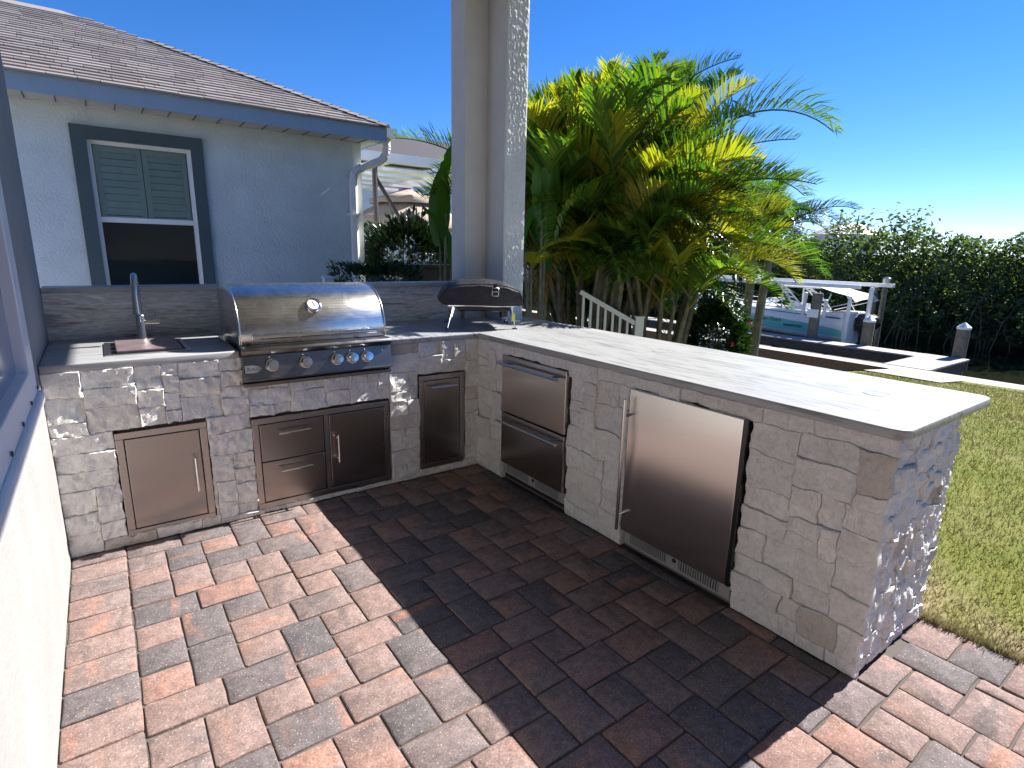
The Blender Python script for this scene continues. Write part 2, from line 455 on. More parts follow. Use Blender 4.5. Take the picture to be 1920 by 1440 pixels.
M['mangrove'] = m_leaf("mangrove_leaf", [(0.0, (0.045, 0.075, 0.04)), (0.5, (0.085, 0.12, 0.06)), (0.85, (0.12, 0.15, 0.07)), (1.0, (0.16, 0.17, 0.085))], 0.42, 0.5, 0.35, noise_sc=0.6)
M['mortar'] = plain('grey_mortar', (0.17, 0.165, 0.16), 0.95, var=0.15, sc_=30)
M['mulch'] = plain('dark_mulch', (0.016, 0.012, 0.009), 0.95, 0.0, 0.0, var=0.4, sc_=12)
M['under'] = plain('painted_thicket_shade', (0.012, 0.022, 0.010), 0.9, var=0.5, sc_=3)  # near-black standing in for shade deep among the mangroves
M['grass'] = None

def m_shingle():
    t = NT("asphalt_shingle"); r = t.rand(); v = t.coord()
    c = t.ramp(r, [(0.0, (0.18, 0.158, 0.153)), (0.5, (0.235, 0.21, 0.203)), (1.0, (0.29, 0.265, 0.255))])
    n = t.noise(v, 160, 4, 0.7); c = t.mix(0.8, c, t.ramp(n, [(0.3, 0.7), (0.7, 1.2)]), 'MULTIPLY')
    t.bump(n, 0.4, 0.004)
    return t.set(color=c, rough=0.95, spec=0.2)
M['shingle'] = m_shingle()

def m_lawn(name, blade=False):
    t = NT(name)
    v = t.new("ShaderNodeNewGeometry").outputs["Position"]
    sep = t.new("ShaderNodeSeparateXYZ"); t.lk(v, sep.inputs[0])
    big = t.noise(v, 0.55, 4, 0.6); mid = t.noise(v, 3.2, 4, 0.6); fine = t.noise(v, 40, 4, 0.7)
    # worn turf next to the paving, patches elsewhere
    near = t.ramp(t.math('ADD', t.math('MULTIPLY', sep.outputs[0], 0.36), t.math('MULTIPLY', mid, 0.9)), [(0.62, 1.0), (1.15, 0.0)])
    gr = t.mix(t.ramp(mid, [(0.3, 0.0), (0.7, 1.0)]), (0.135, 0.165, 0.035), (0.215, 0.22, 0.06))
    br = t.mix(t.ramp(fine, [(0.3, 0.0), (0.7, 1.0)]), (0.27, 0.205, 0.12), (0.44, 0.36, 0.23))
    f = t.math('ADD', near, t.ramp(big, [(0.5, 0.0), (0.75, 0.45)]), True)
    c = t.mix(t.math('MULTIPLY', f, 0.85), gr, br)
    c = t.mix(0.8, c, t.ramp(fine, [(0.3, 0.6), (0.7, 1.3)]), 'MULTIPLY')
    if blade:
        r = t.rand(); c = t.mix(0.9, c, t.ramp(r, [(0.0, 0.6), (1.0, 1.45)]), 'MULTIPLY')
        t.set(color=c, rough=0.6, spec=0.3)
        tr = t.new("ShaderNodeBsdfTranslucent"); t.lk(c, tr.inputs[0])
        ms = t.new("ShaderNodeMixShader"); ms.inputs[0].default_value = 0.35
        t.lk(t.b.outputs[0], ms.inputs[1]); t.lk(tr.outputs[0], ms.inputs[2]); t.lk(ms.outputs[0], t.out.inputs[0])
        return t.m
    t.bump(t.noise(v, 90, 4, 0.7), 0.8, 0.02)
    return t.set(color=c, rough=0.95, spec=0.1)
M['lawn'] = m_lawn("lawn_ground")
M['grass'] = m_lawn("grass_blade", True)

def m_water():
    t = NT("canal_water"); v = t.new("ShaderNodeNewGeometry").outputs["Position"]
    t.bump(t.noise(t.mapping(v, (1, 1.6, 1)), 2.2, 4, 0.55), 0.10, 0.05)
    return t.set(color=(0.016, 0.020, 0.010), rough=0.06, spec=0.5)
M['water'] = m_water()

# ------------------------------------------------------------------ ground, canal, far bank
def ground_z(x, y):
    if x < 0.8: return -0.035
    return -0.035 - 0.93 * min(1.0, (x - 0.8) / 11.4) ** 1.15
xs = [-300, -120, -60, -30, -15, -8, -4, -2.5, -1, 0, 0.5, 0.7] + [0.9 + 0.25 * i for i in range(46)] + [12.42]
ys = [-300, -120, -60, -30, -15, -10] + [-8 + 0.4 * i for i in range(60)] + [18, 22, 30, 50, 90, 160, 300]
V = []; Fc = []
for x in xs:
    for y in ys:
        V.append((x, y, ground_z(x, y) + (0.012 * MN.noise((x * 1.3, y * 1.3, 0)) if x > 0.7 else 0)))
ny = len(ys)
for i in range(len(xs) - 1):
    for j in range(ny - 1):
        Fc.append((i * ny + j, (i + 1) * ny + j, (i + 1) * ny + j + 1, i * ny + j + 1))
lawn = link("lawn", np_mesh("lawn", V, Fc, M['lawn'], True))
tag(lawn, "mown green lawn with a dry tan strip beside the paving", "lawn", kind="structure")
mb = MB(); mb.add([(13.1, -400, -1.6), (60, -400, -1.6), (60, 400, -1.6), (13.1, 400, -1.6)], [(0, 1, 2, 3)])
tag(mb.build("canal_water", M['water']), "dark still canal water below the mangroves", "water", kind="structure")
mb = MB(); mb.add([(25.5, -400, -1.45), (1500, -900, -0.9), (1500, 1200, -0.9), (25.5, 400, -1.45)], [(0, 1, 2, 3)])
tag(mb.build("far_bank_ground", M['bark_d']), "dark ground of the far canal bank", "ground", kind="structure")

mb = MB(); mb.box(-8, 0.58, 1.3, 3.9, -0.1, -0.012)  # hidden slab, added to brighten the neighbouring wall with bounced light
tag(mb.build("bounce_ground", M['concrete']), "added unseen pale ground that bounces light onto the neighbouring house", "ground", kind="structure")

# grass blades near the patio
def grass():
    n = 120000
    g = np.random.default_rng(11)
    x = 0.64 + 11.4 * g.random(n) ** 1.75
    y = -4.6 + 6.4 * g.random(n)
    z = np.array([ground_z(a, 0) for a in x])
    h = 0.016 + 0.034 * g.random(n) ** 2; wd = 0.0022 + 0.002 * g.random(n) + 0.0006 * x
    th = g.random(n) * 6.283; ln = g.normal(0, 0.8, n) * h
    th2 = g.random(n) * 6.283
    V = np.empty((n, 3, 3))
    V[:, 0] = np.stack([x - wd * np.cos(th), y - wd * np.sin(th), z - 0.012], 1)
    V[:, 1] = np.stack([x + wd * np.cos(th), y + wd * np.sin(th), z - 0.012], 1)
    V[:, 2] = np.stack([x + ln * np.cos(th2), y + ln * np.sin(th2), z + h], 1)
    k = 7000                                     # tufts creeping over the paving edge
    h = h.copy(); x[:k] = 0.612 + np.abs(g.normal(0, 0.03, k)); y[:k] = -2.45 - 2.2 * g.random(k); z[:k] = -0.03; ex = g.normal(-0.012, 0.018, k)
    V[:k, 0] = np.stack([x[:k] - wd[:k], y[:k], z[:k]], 1); V[:k, 1] = np.stack([x[:k] + wd[:k] * .5, y[:k] + wd[:k], z[:k]], 1)
    V[:k, 2] = np.stack([x[:k] + ex, y[:k] + g.normal(0, 0.02, k), z[:k] + 0.02 + 0.045 * g.random(k)], 1)
    return np_mesh("grass", V.reshape(-1, 3), np.arange(3 * n).reshape(n, 3), M['grass'])
tag(link("grass", grass()), "short clipped grass blades of the lawn", "grass", kind="stuff")

# ------------------------------------------------------------------ patio of pavers
patio = empty("patio", (0, 0, 0), 0, "patio of red and charcoal concrete pavers", "patio"); patio["kind"] = "structure"
mb = MB(); mb.box(-2.276, 0.616, -7.0, 0.0, -0.09, -0.009)
mb.build("joint_bed", M['sand'], patio)
U = 0.0767
X0, Y0 = -2.062, -0.755
def rect_clip(r, x0, x1, y0, y1):
    a, b, c, d = max(r[0], x0), min(r[1], x1), max(r[2], y0), min(r[3], y1)
    return (a, b, c, d) if b - a > 0.022 and d - c > 0.022 else None
cells = []
base = [(2, 0, 4, 3), (2, 3, 4, 6), (0, 6, 3, 8), (3, 6, 6, 8), (4, 4, 6, 6), (0, 4, 2, 6)]
seen_c = set()
for a in range(-40, 60):
    for b in range(-40, 60):
        di, dj = 4 * a + 4 * b, 4 * a - 4 * b
        if di < -8 or di > 44 or dj < -20 or dj > 72: continue
        for (i0, j0, i1, j1) in base:
            k = (i0 + di, j0 + dj, i1 + di, j1 + dj)
            if k in seen_c: continue
            seen_c.add(k); cells.append((X0 + k[0] * U, X0 + k[2] * U, Y0 - k[3] * U, Y0 - k[1] * U))
rects = []
YE = -2.492
for r in cells:
    if r[3] <= YE + 0.03: out = [rect_clip(r, X0, 0.392, -6.9, YE)]
    elif r[2] >= YE - 0.03: out = [rect_clip(r, X0, 0.0, YE - 0.03, -0.002)]
    else: out = [rect_clip(r, X0, 0.0, -6.9, 0), rect_clip(r, 0.0, 0.392, -6.9, YE)]
    rects += [q for q in out if q]
y = -0.002
k = 0
while y > -6.8:
    h = 0.1535
    y1 = y - (0.10 if k == 0 else h); rects.append((-2.274, X0, y1, y)); y = y1; k += 1
y = YE
while y > -6.8:
    y1 = y - 0.157; rects.append((0.392, 0.614, y1, y)); y = y1

def paver_mesh(w_, d_, seed):
    """tumbled block: uneven outline, rounded top arris; top at z=0"""
    g = random.Random(seed)
    j = 0.0019; hw, hd = w_ / 2 - j, d_ / 2 - j; rc = 0.009
    out = []
    for cx, cy, a0 in ((hw - rc, hd - rc, 0), (-hw + rc, hd - rc, 90), (-hw + rc, -hd + rc, 180), (hw - rc, -hd + rc, 270)):
        for a in (10, 45, 80):
            out.append((cx + rc * math.cos(R(a0 + a)), cy + rc * math.sin(R(a0 + a))))
        if a0 in (0, 180): out.append((0 + g.uniform(-.01, .01), (hd if a0 == 0 else -hd) + g.uniform(-.0028, .0012) * (1 if a0 == 0 else -1)))
        else: out.append(((-hw if a0 == 90 else hw) + g.uniform(-.0028, .0012) * (-1 if a0 == 90 else 1), g.uniform(-.01, .01)))
    n = len(out)
    jit = [(g.uniform(-.0022, .0014)) for _ in range(n)]
    def ring(ins, z):
        res = []
        for (x, y_), q in zip(out, jit):
            l = math.hypot(x, y_); s_ = (l - ins + q) / l
            res.append((x * s_, y_ * s_, z))
        return res
    V = ring(0.0, -0.05) + ring(0, -0.0075) + ring(0.0022, -0.0030) + ring(0.0075, -0.0004 + g.uniform(-.0006, .0003))
    V.append((0, 0, 0.0006))
    Fq = []
    for rr in range(3):
        for i in range(n):
            a, b = rr * n + i, rr * n + (i + 1) % n
            Fq.append((a, b, b + n, a + n))
    top = 3 * n
    for i in range(n): Fq.append((top + i, top + (i + 1) % n, 4 * n))
    return V, Fq
def view_score(cx, cy):
    d = Vector((cx, cy, 0)) - CAM
    z = d.dot(fwd); x = d.dot(r2) / max(z, .01) * F_PX; y_ = d.dot(u2) / max(z, .01) * F_PX
    vis = z > 0 and abs(x) < 1030 and abs(y_) < 800
    return (0 if vis else 1, d.length)
rects.sort(key=lambda r: view_score((r[0] + r[1]) / 2, (r[2] + r[3]) / 2))
cache = {}
rest = MB()
for n_, r in enumerate(rects):
    w_, d_ = r[1] - r[0], r[3] - r[2]
    key = (round(w_, 3), round(d_, 3), rng.randrange(5))
    cx, cy = (r[0] + r[1]) / 2, (r[2] + r[3]) / 2
    zz = rng.uniform(-0.0028, 0.0022)
    if key not in cache: cache[key] = paver_mesh(w_, d_, hash(key) % 9999)
    if n_ < 300:
        if key + ('m',) not in cache:
            mm = MB(); mm.add(*cache[key]); cache[key + ('m',)] = mm.mesh("paver", M['paver'], smooth='angle')
        o = link("paver", cache[key + ('m',)], patio, (cx, cy, zz))
        o.rotation_euler = (rng.gauss(0, .006), rng.gauss(0, .006), rng.gauss(0, .006))
    else:
        V, Fq = cache[key]; rest.add([(x + cx, y_ + cy, z + zz) for x, y_, z in V], Fq)
o = rest.build("outlying_pavers", M['paver'], patio, smooth='angle'); o["kind"] = "stuff"

# ------------------------------------------------------------------ stone-clad kitchen base
H = 0.93; TOP = 0.895
kit = empty("kitchen_island", (0, 0, 0), 0, "L-shaped outdoor kitchen counter clad in pale split stone", "kitchen counter")
mb = MB()
mb.box(-2.2755, -1.475, 0.030, 0.78, -0.02, TOP); mb.box(-1.475, -0.655, 0.034, 0.78, -0.02, 0.72); mb.box(-0.655, 0.034, 0.034, 0.78, -0.02, TOP)
mb.box(0.034, 0.59, -2.462, 0.78, -0.02, TOP)
mb.build("core", M['mortar'], kit)

def ashlar(UW, VH, holes, seed, hs, wr, du=0.01):
    """greedy irregular ashlar on a fine occupancy grid; returns rectangles (u0,u1,v0,v1)"""
    g = random.Random(seed)
    cv = 0.0298
    nu, nv = int(round(UW / du)), int(round(VH / cv))
    cu, cvv = UW / nu, VH / nv
    occ = np.zeros((nu, nv), bool)
    for (a, b, c, d) in holes:
        occ[max(0, int(round(a / cu))):int(round(b / cu)), max(0, int(round(c / cvv))):int(round(d / cvv))] = True
    res = []
    for j in range(nv):
        i = 0
        while i < nu:
            if occ[i, j]: i += 1; continue
            run = 0
            while i + run < nu and not occ[i + run, j]: run += 1
            ht = g.choice(hs); wd = int(g.uniform(*wr) * (0.75 if ht <= 2 else 1.0) / cu)
            if run - wd < 0.06 / cu: wd = run
            if run < 0.06 / cu * 2: wd = run
            if wd * cu > wr[1] * 1.5: wd = wd // 2
            wd = max(1, min(wd, run))
            kk = 1
            while kk < ht and j + kk < nv and not occ[i:i + wd, j + kk].any(): kk += 1
            if nv - (j + kk) == 1 and not occ[i:i + wd, j + kk].any(): kk += 1
            occ[i:i + wd, j:j + kk] = True
            res.append((i * cu, (i + wd) * cu, j * cvv, (j + kk) * cvv)); i += wd
    return res

def stones(rl, fn, UW, VH, seed, amp, tilt, rough, proud, parent, wob=0.010, edge=0.007, res=0.014, corner=None):
    g = random.Random(seed)
    for (u0, u1, v0, v1) in rl:
        if u1 - u0 < 0.012 or v1 - v0 < 0.012: continue
        nu = max(3, min(18, int((u1 - u0) / res))); nv = max(3, min(10, int((v1 - v0) / res)))
        off = g.uniform(0, 100); h0 = g.uniform(0, proud)
        tu, tv = g.gauss(0, tilt), g.gauss(0, tilt)
        gap = 0.0004
        vs = []
        cu_, cv_ = (u0 + u1) / 2, (v0 + v1) / 2
        us = [u0 + gap, u0 + gap + 0.003] + [u0 + (u1 - u0) * i / nu for i in range(1, nu)] + [u1 - gap - 0.003, u1 - gap]
        vv = [v0 + gap, v0 + gap + 0.003] + [v0 + (v1 - v0) * i / nv for i in range(1, nv)] + [v1 - gap - 0.003, v1 - gap]
        A, B = len(us), len(vv)
        def P(u, v, h):
            fade = min(1, min(u, UW - u) / 0.05, min(v, VH - v) / 0.05); fade = max(fade, 0)
            if corner is not None and abs(u - corner) < 0.06: fade = max(fade, 0.75 * max(0, min(1, (VH - v) / 0.05)))
            wu = wob * fade * (MN.noise((u * 14, v * 14, seed * 3.1)) * 1.2 + 0.6 * MN.noise((u * 38, v * 38, seed * 1.7)))
            wv = wob * fade * (MN.noise((u * 11, v * 14, seed * 5.3 + 40)) * 1.2 + 0.6 * MN.noise((u * 38, v * 38, seed * 2.7 + 9)))
            return fn(u + wu, v + wv, h)
        for i, u in enumerate(us):
            for j, v in enumerate(vv):
                b = (i in (0, A - 1)) or (j in (0, B - 1))
                am = amp * (1.7 if (amp > 0.005 and UW > 2 and u < 0.95) else 1.0)
                h = h0 + tu * (u - cu_) + tv * (v - cv_) + rough * fbm((u * 11 + off, v * 13, off), 1, 2) + am * (0.6 - 1.6 * abs(fbm((u * 22 + off, v * 27, off), 1, 3)))
                h *= min(1, 0.35 + v / 0.06)
                if b: h -= edge * (0.7 + 0.6 * g.random())
                h = max(h, -0.012)
                vs.append(P(u, v, h))
        fs = []
        for i in range(A - 1):
            for j in range(B - 1): fs.append((i * B + j, (i + 1) * B + j, (i + 1) * B + j + 1, i * B + j + 1))
        per = [(i, 0) for i in range(A)] + [(A - 1, j) for j in range(1, B)] + [(i, B - 1) for i in range(A - 2, -1, -1)] + [(0, j) for j in range(B - 2, 0, -1)]
        b0 = len(vs)
        for (i, j) in per: vs.append(P(us[i], vv[j], -0.033))
        m_ = len(per)
        for q in range(m_):
            a, b = per[q], per[(q + 1) % m_]
            fs.append((a[0] * B + a[1], b0 + q, b0 + (q + 1) % m_, b[0] * B + b[1]))
        mm = MB(); mm.add(vs, fs)
        o = mm.build("stone", M['stone'], parent, smooth='angle')

back_holes = [(-2.045 + 2.276, -1.655 + 2.276, 0.045, 0.582), (-1.445 + 2.276, -0.66 + 2.276, 0.03, 0.555), (-0.455 + 2.276, -0.12 + 2.276, 0.05, 0.68), (-1.47 + 2.276, -0.66 + 2.276, 0.745, 0.9)]
bw = ashlar(2.27, TOP, back_holes, 5, [2, 3, 3, 3, 4, 4], (0.09, 0.26))
stones(bw, lambda u, v, h: (u * 1.0026 - 2.2759, -h, v), 2.27, TOP, 3, 0.0066, 0.065, 0.007, 0.015, kit, 0.007, 0.0034, 0.012)
side_holes = [(0.305, 0.935, 0.0, 0.845), (1.365, 1.995, 0.0, 0.845)]
sw = ashlar(2.4936, TOP, side_holes, 22, [2, 3, 3, 4, 4, 5], (0.10, 0.34))
stones(sw, lambda u, v, h: (-h * 0.8, -u, v), 2.4936, TOP, 8, 0.0028, 0.045, 0.005, 0.024, kit, 0.011, 0.0048, corner=2.4936)
ew = ashlar(0.612, TOP, [], 31, [2, 3, 3, 4], (0.09, 0.24))
stones(ew, lambda u, v, h: (u + 0.001, -2.4826 - h, v), 0.612, TOP, 12, 0.011, 0.06, 0.011, 0.010, kit, 0.007, 0.004, 0.010, corner=0.0)
# plain stone skin on the lawn side
yw = ashlar(2.4, TOP, [], 77, [4, 5, 6], (0.2, 0.4))
stones(yw, lambda u, v, h: (0.60 + h, -2.46 + u, v), 2.4, TOP, 15, 0.003, 0.03, 0.006, 0.008, kit, 0.010)

# countertop slabs
def slab(name, poly, mat, z0=TOP, z1=H, bev=0.006):
    mm = MB(); mm.prism(poly, lambda u, v, h: (u, v, h), z0, z1)
    return mm.build(name, mat, kit, bevel=bev, seg=3, smooth='angle')
def arc(cx, cy, r_, a0, a1, n=8): return [(cx + r_ * math.cos(R(a0 + (a1 - a0) * i / n)), cy + r_ * math.sin(R(a0 + (a1 - a0) * i / n))) for i in range(n + 1)]
slab("countertop", [(-2.274, -0.02), (-1.474, -0.02), (-1.474, 0.79), (-2.274, 0.79)], M['marble_x'])
slab("countertop", [(-1.4735, 0.60), (-0.6565, 0.60), (-0.6565, 0.79), (-1.4735, 0.79)], M['marble_x'])
r_ = 0.055
slab("countertop", [(-0.656, -0.02), (-0.02, -0.02)] + arc(-0.02 + r_, -2.516 + r_, r_, 180, 270) + arc(0.843 - r_, -2.516 + r_, r_, 270, 360) + [(0.843, 0.66), (0.70, 0.79), (-0.656, 0.79)], M['marble_y'])
# backsplash wall and cap
mb = MB(); mb.box(-2.274, 0.344, 0.796, 0.815, H - 0.01, 1.185)
mb.build("backsplash", M['marble_b'], kit)
mb = MB(); mb.box(-2.274, 0.344, 0.816, 0.93, 0, 1.184)
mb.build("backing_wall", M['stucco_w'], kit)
mb = MB(); mb.box(-2.274, 0.344, 0.775, 0.955, 1.1855, 1.216)
mb.build("backsplash_cap", M['marble_x'], kit, bevel=0.004)
# cable caps let into the worktop
for (x, y, lab) in ((0.505, -1.108, "round pop-up outlet cap halfway along the long marble worktop"), (0.47, -2.233, "round pop-up outlet cap near the outer end of the worktop")):
    mm = MB(); mm.lathe([(0.050, 0.0), (0.050, 0.0012), (0.047, 0.002), (0.044, 0.002), (0.0435, 0.0006), (0.0415, 0.0006), (0.041, 0.0018), (0.0, 0.0018)], (0, 0, 0), n=32)
    o = mm.build("outlet_cap", M['marble_y'], smooth='angle', loc=(x, y, H)); tag(o, lab, "outlet cap", "outlet caps in the worktop")

# ------------------------------------------------------------------ own house: wall, window, sill, porch roof
house = empty("house", (-2.28, -2, 0), 0, "white stucco house wall with framed window at left edge", "house")
HO = Vector((2.28, 2, 0))
def hb(name, mat, boxes, **kw):
    mm = MB()
    for b in boxes: mm.box(b[0] + 2.28, b[1] + 2.28, b[2] + 2, b[3] + 2, b[4], b[5])
    return mm.build(name, mat, house, **kw)
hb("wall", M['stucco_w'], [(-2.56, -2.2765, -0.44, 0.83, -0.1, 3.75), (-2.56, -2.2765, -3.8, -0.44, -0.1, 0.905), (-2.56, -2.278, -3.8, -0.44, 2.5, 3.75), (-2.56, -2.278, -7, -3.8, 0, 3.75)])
hb("window_frame", M['white_frame'], [(-2.34, -2.25, -0.61, -0.441, 0.96, 2.5), (-2.34, -2.251, -3.8, -0.441, 0.906, 1.01), (-2.34, -2.252, -3.8, -0.611, 2.35, 2.499), (-2.34, -2.253, -2.2, -2.1, 1.011, 2.349)], bevel=0.004)
hb("window_pane", M['pane'], [(-2.295, -2.285, -3.79, -0.6, 1.0, 2.36)])
hb("window_sill", M['white_paint'], [(-2.30, -2.236, -3.8, -0.40, 0.855, 0.905)], bevel=0.012, seg=4)
for y in (-0.46, -0.72, -1.0, -1.3, -1.62):
    mm = MB(); mm.lathe([(0.0, 0.004), (0.007, 0.004), (0.008, 0)], (2.28 - 2.2495, y + 2, 0.925), (1, 0, 0), n=10); mm.build("screw", M['bronze'], house)
# porch roof overhead (casts the shade on the wall and over the worktop's inner end)
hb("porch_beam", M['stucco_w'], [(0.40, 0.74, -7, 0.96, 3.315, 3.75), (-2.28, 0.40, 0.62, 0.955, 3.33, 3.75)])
hb("rear_wall", M['ceiling'], [(-2.56, 1.05, -5.6, -5.3, 0, 3.75)])
hb("porch_ceiling", M['ceiling'], [(-2.56, 1.05, -7, 1.2, 3.752, 3.95)])
col_o = empty("porch_column", (0.54, 0.75, 0), 0, "tall grey stucco porch column rising from the corner of the counter", "column")
def rough_face():
    """column with real knock-down texture on the face that the sun rakes"""
    V = []; Fq = []
    x0, x1, z0, z1 = 0.538, 0.735, 0.90, 3.33
    nx, nz = 34, 420
    for i in range(nx + 1):
        for j in range(nz + 1):
            x = x0 + (x1 - x0) * i / nx; z = z0 + (z1 - z0) * j / nz
            e = min(i, nx - i) / 3.0; e = min(1, e)
            n = MN.noise((x * 62 + z * 9, 0, z * 30)) + 0.6 * MN.noise((x * 120, 3, z * 70))
            h = max(-0.25, n) * 0.0062 * e - (1 - e) ** 2 * 0.004
            V.append((x - 0.54, 0.50 - h - 0.75, z))
    nn = nz + 1
    for i in range(nx):
        for j in range(nz): Fq.append((i * nn + j, (i + 1) * nn + j, (i + 1) * nn + j + 1, i * nn + j + 1))
    return np_mesh("stucco_face", V, Fq, M['stucco_c'], True)
link("stucco_face", rough_face(), col_o)
poly = [(0.538, 0.504), (0.735, 0.504), (0.735, 0.96), (0.344, 0.96), (0.344, 0.75), (0.538, 0.75)]
mb = MB(); mb.prism([(a - 0.54, b - 0.75) for a, b in poly], lambda u, v, h: (u, v, h), 0.86, 3.33)
mb.build("shaft", M['stucco_c'], col_o, bevel=0.004)

# ------------------------------------------------------------------ built-in steel: doors, drawers, refrigerators
def tube_handle(parent, a, b, off, r_=0.0065, name="handle", mat=None):
    a, b, off = Vector(a), Vector(b), Vector(off)
    mm = MB(); mm.tube([a + off, b + off], r_, 12)
    d = (b - a)
    for t in (0.12, 0.88): mm.tube([a + d * t, a + d * t + off], r_ * 0.8, 8)
    return mm.build(name, mat or M['chrome'], parent, smooth='angle')

def flange(parent, x0, x1, z0, z1, wdt=0.032, yf=-0.011):
    mm = MB()
    mm.box(x0, x1, yf, 0.03, z1 - wdt, z1); mm.box(x0, x1, yf, 0.03, z0, z0 + wdt)
    mm.box(x0, x0 + wdt, yf, 0.03, z0 + wdt, z1 - wdt); mm.box(x1 - wdt, x1, yf, 0.03, z0 + wdt, z1 - wdt)
    return mm.build("frame", M['steel_frame'], parent, bevel=0.002)
def panel(parent, x0, x1, z0, z1, name, yf=-0.0105, mat=None):
    mm = MB(); mm.box(x0, x1, yf, 0.02, z0, z1)
    return mm.build(name, mat or M['steel_cab'], parent, bevel=0.0025)
def recess(parent, x0, x1, z0, z1):
    mm = MB(); mm.box(x0, x1, -0.001, 0.035, z0, z1); return mm.build("gap_shade", M['black'], parent)  # black block painted as the shaded gap around the panels

t = empty("access_door", (0, 0, 0), 0, "single steel access door under the sink, handle on its right side", "cabinet door")
flange(t, -2.043, -1.657, 0.047, 0.58); recess(t, -2.02, -1.68, 0.07, 0.56)
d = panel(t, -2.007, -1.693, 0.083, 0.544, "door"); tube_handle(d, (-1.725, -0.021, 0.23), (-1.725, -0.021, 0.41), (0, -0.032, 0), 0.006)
t = empty("drawer_cabinet", (0, 0, 0), 0, "wide steel cabinet below the grill with two drawers and a door", "drawer cabinet")
flange(t, -1.443, -0.662, 0.033, 0.553); recess(t, -1.42, -0.69, 0.06, 0.53)
mb = MB(); mb.box(-1.062, -1.036, -0.0105, 0.03, 0.066, 0.5195); mb.build("mullion", M['steel'], t)
for z0, z1 in ((0.306, 0.516), (0.070, 0.300)):
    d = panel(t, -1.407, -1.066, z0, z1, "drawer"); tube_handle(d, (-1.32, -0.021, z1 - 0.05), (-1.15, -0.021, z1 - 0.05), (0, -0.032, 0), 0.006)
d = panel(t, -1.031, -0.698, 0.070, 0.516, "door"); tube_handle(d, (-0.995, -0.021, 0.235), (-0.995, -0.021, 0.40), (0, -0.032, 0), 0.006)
t = empty("pull_out_bin", (0, 0, 0), 0, "narrow tall steel pull-out front in the inner corner", "cabinet door")
flange(t, -0.452, -0.124, 0.052, 0.678); recess(t, -0.43, -0.145, 0.075, 0.655)
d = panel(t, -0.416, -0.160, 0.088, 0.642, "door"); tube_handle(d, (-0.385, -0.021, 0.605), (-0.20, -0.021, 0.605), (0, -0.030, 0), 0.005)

def grille(parent, y0, y1, z0, z1, badge):
    """slotted kick plate of an undercounter refrigerator (faces -x)"""
    mm = MB(); mm.box(0.006, 0.03, y0, y1, z0, z1); mm.build("kick_shade", M['black'], parent)  # black backing painted as shade behind the slots
    mm = MB()
    mm.box(-0.002, 0.02, y0, y1, z0, z0 + 0.010); mm.box(-0.002, 0.02, y0, y1, z1 - 0.004, z1)
    c = (y0 + y1) / 2; wb = 0.035
    mm.box(-0.002, 0.02, y0, y0 + 0.055, z0 + 0.010, z1 - 0.004); mm.box(-0.002, 0.02, y1 - 0.04, y1, z0 + 0.010, z1 - 0.004); mm.box(-0.003, 0.02, c - wb, c + wb, z0 + 0.010, z1 - 0.004)
    kp = mm.build("kick_plate", M['satin'], parent)
    for a, b in ((y0 + 0.055, c - wb), (c + wb, y1 - 0.04)):
        n = int((b - a) / 0.0125)
        for i in range(n):
            yy = a + (b - a) * (i + 0.5) / n
            mm = MB(); mm.box(-0.001, 0.012, yy - 0.0028, yy + 0.0028, z0 + 0.010, z1 - 0.004); mm.build("slat", M['satin'], kp)
    mm = MB(); mm.lathe([(0.011, 0), (0.011, 0.003), (0.007, 0.005), (0, 0.005)], (-0.003, c - 0.01, (z0 + z1) / 2 + 0.012), (-1, 0, 0), n=16); mm.build("lock", M['black_gloss'], kp)

fr = empty("refrigerator", (0, 0, 0), 0, "steel undercounter refrigerator with one tall door and a side handle", "refrigerator")
mb = MB(); mb.box(0.020, 0.5, -1.997, -1.368, 0.012, 0.848); mb.build("cabinet", M['black'], fr)
mb = MB(); mb.box(-0.030, 0.019, -1.972, -1.378, 0.105, 0.836); d = mb.build("door", M['steel_door'], fr, bevel=0.004)
mb = MB(); mb.box(-0.028, 0.0185, -1.990, -1.9735, 0.105, 0.834); mb.build("door_gap_shade", M['black_gloss'], fr)  # black strip painted as the dark gap beside the door
tube_handle(d, (-0.030, -1.392, 0.125), (-0.030, -1.392, 0.79), (-0.045, 0, 0), 0.0085, mat=M['steel'])
grille(fr, -1.985, -1.385, 0.028, 0.098, True)
dr = empty("drawer_refrigerator", (0, 0, 0), 0, "steel two-drawer refrigerator near the inner corner", "refrigerator")
mb = MB(); mb.box(0.020, 0.5, -0.936, -0.303, 0.012, 0.848); mb.build("cabinet", M['black'], dr)
for z0, z1 in ((0.472, 0.832), (0.128, 0.462)):
    mb = MB(); mb.box(-0.030, 0.019, -0.922, -0.318, z0, z1); d = mb.build("drawer", M['steel_drawer'], dr, bevel=0.003)
    tube_handle(d, (-0.030, -0.325, z1 - 0.045), (-0.030, -0.905, z1 - 0.045), (-0.045, 0, 0), 0.0085, mat=M['steel'])
grille(dr, -0.925, -0.315, 0.05, 0.118, False)

# ------------------------------------------------------------------ grill
gr = empty("gas_grill", (-1.065, 0.2, 0.74), 0, "built-in stainless gas grill with closed rounded hood", "grill")
GX0, GX1 = -1.468, -0.662
def gbuild(mm, name, mat, parent=None, **kw):
    mm.v = [(a + 1.065, b - 0.2, c - 0.74) for a, b, c in mm.v]
    return mm.build(name, mat, parent or gr, **kw)
prof = [(0.006, 0.952), (0.000, 1.00), (0.010, 1.06), (0.040, 1.125), (0.085, 1.178), (0.15, 1.218), (0.23, 1.242), (0.32, 1.250), (0.42, 1.245), (0.50, 1.215), (0.53, 1.15), (0.535, 0.955)]
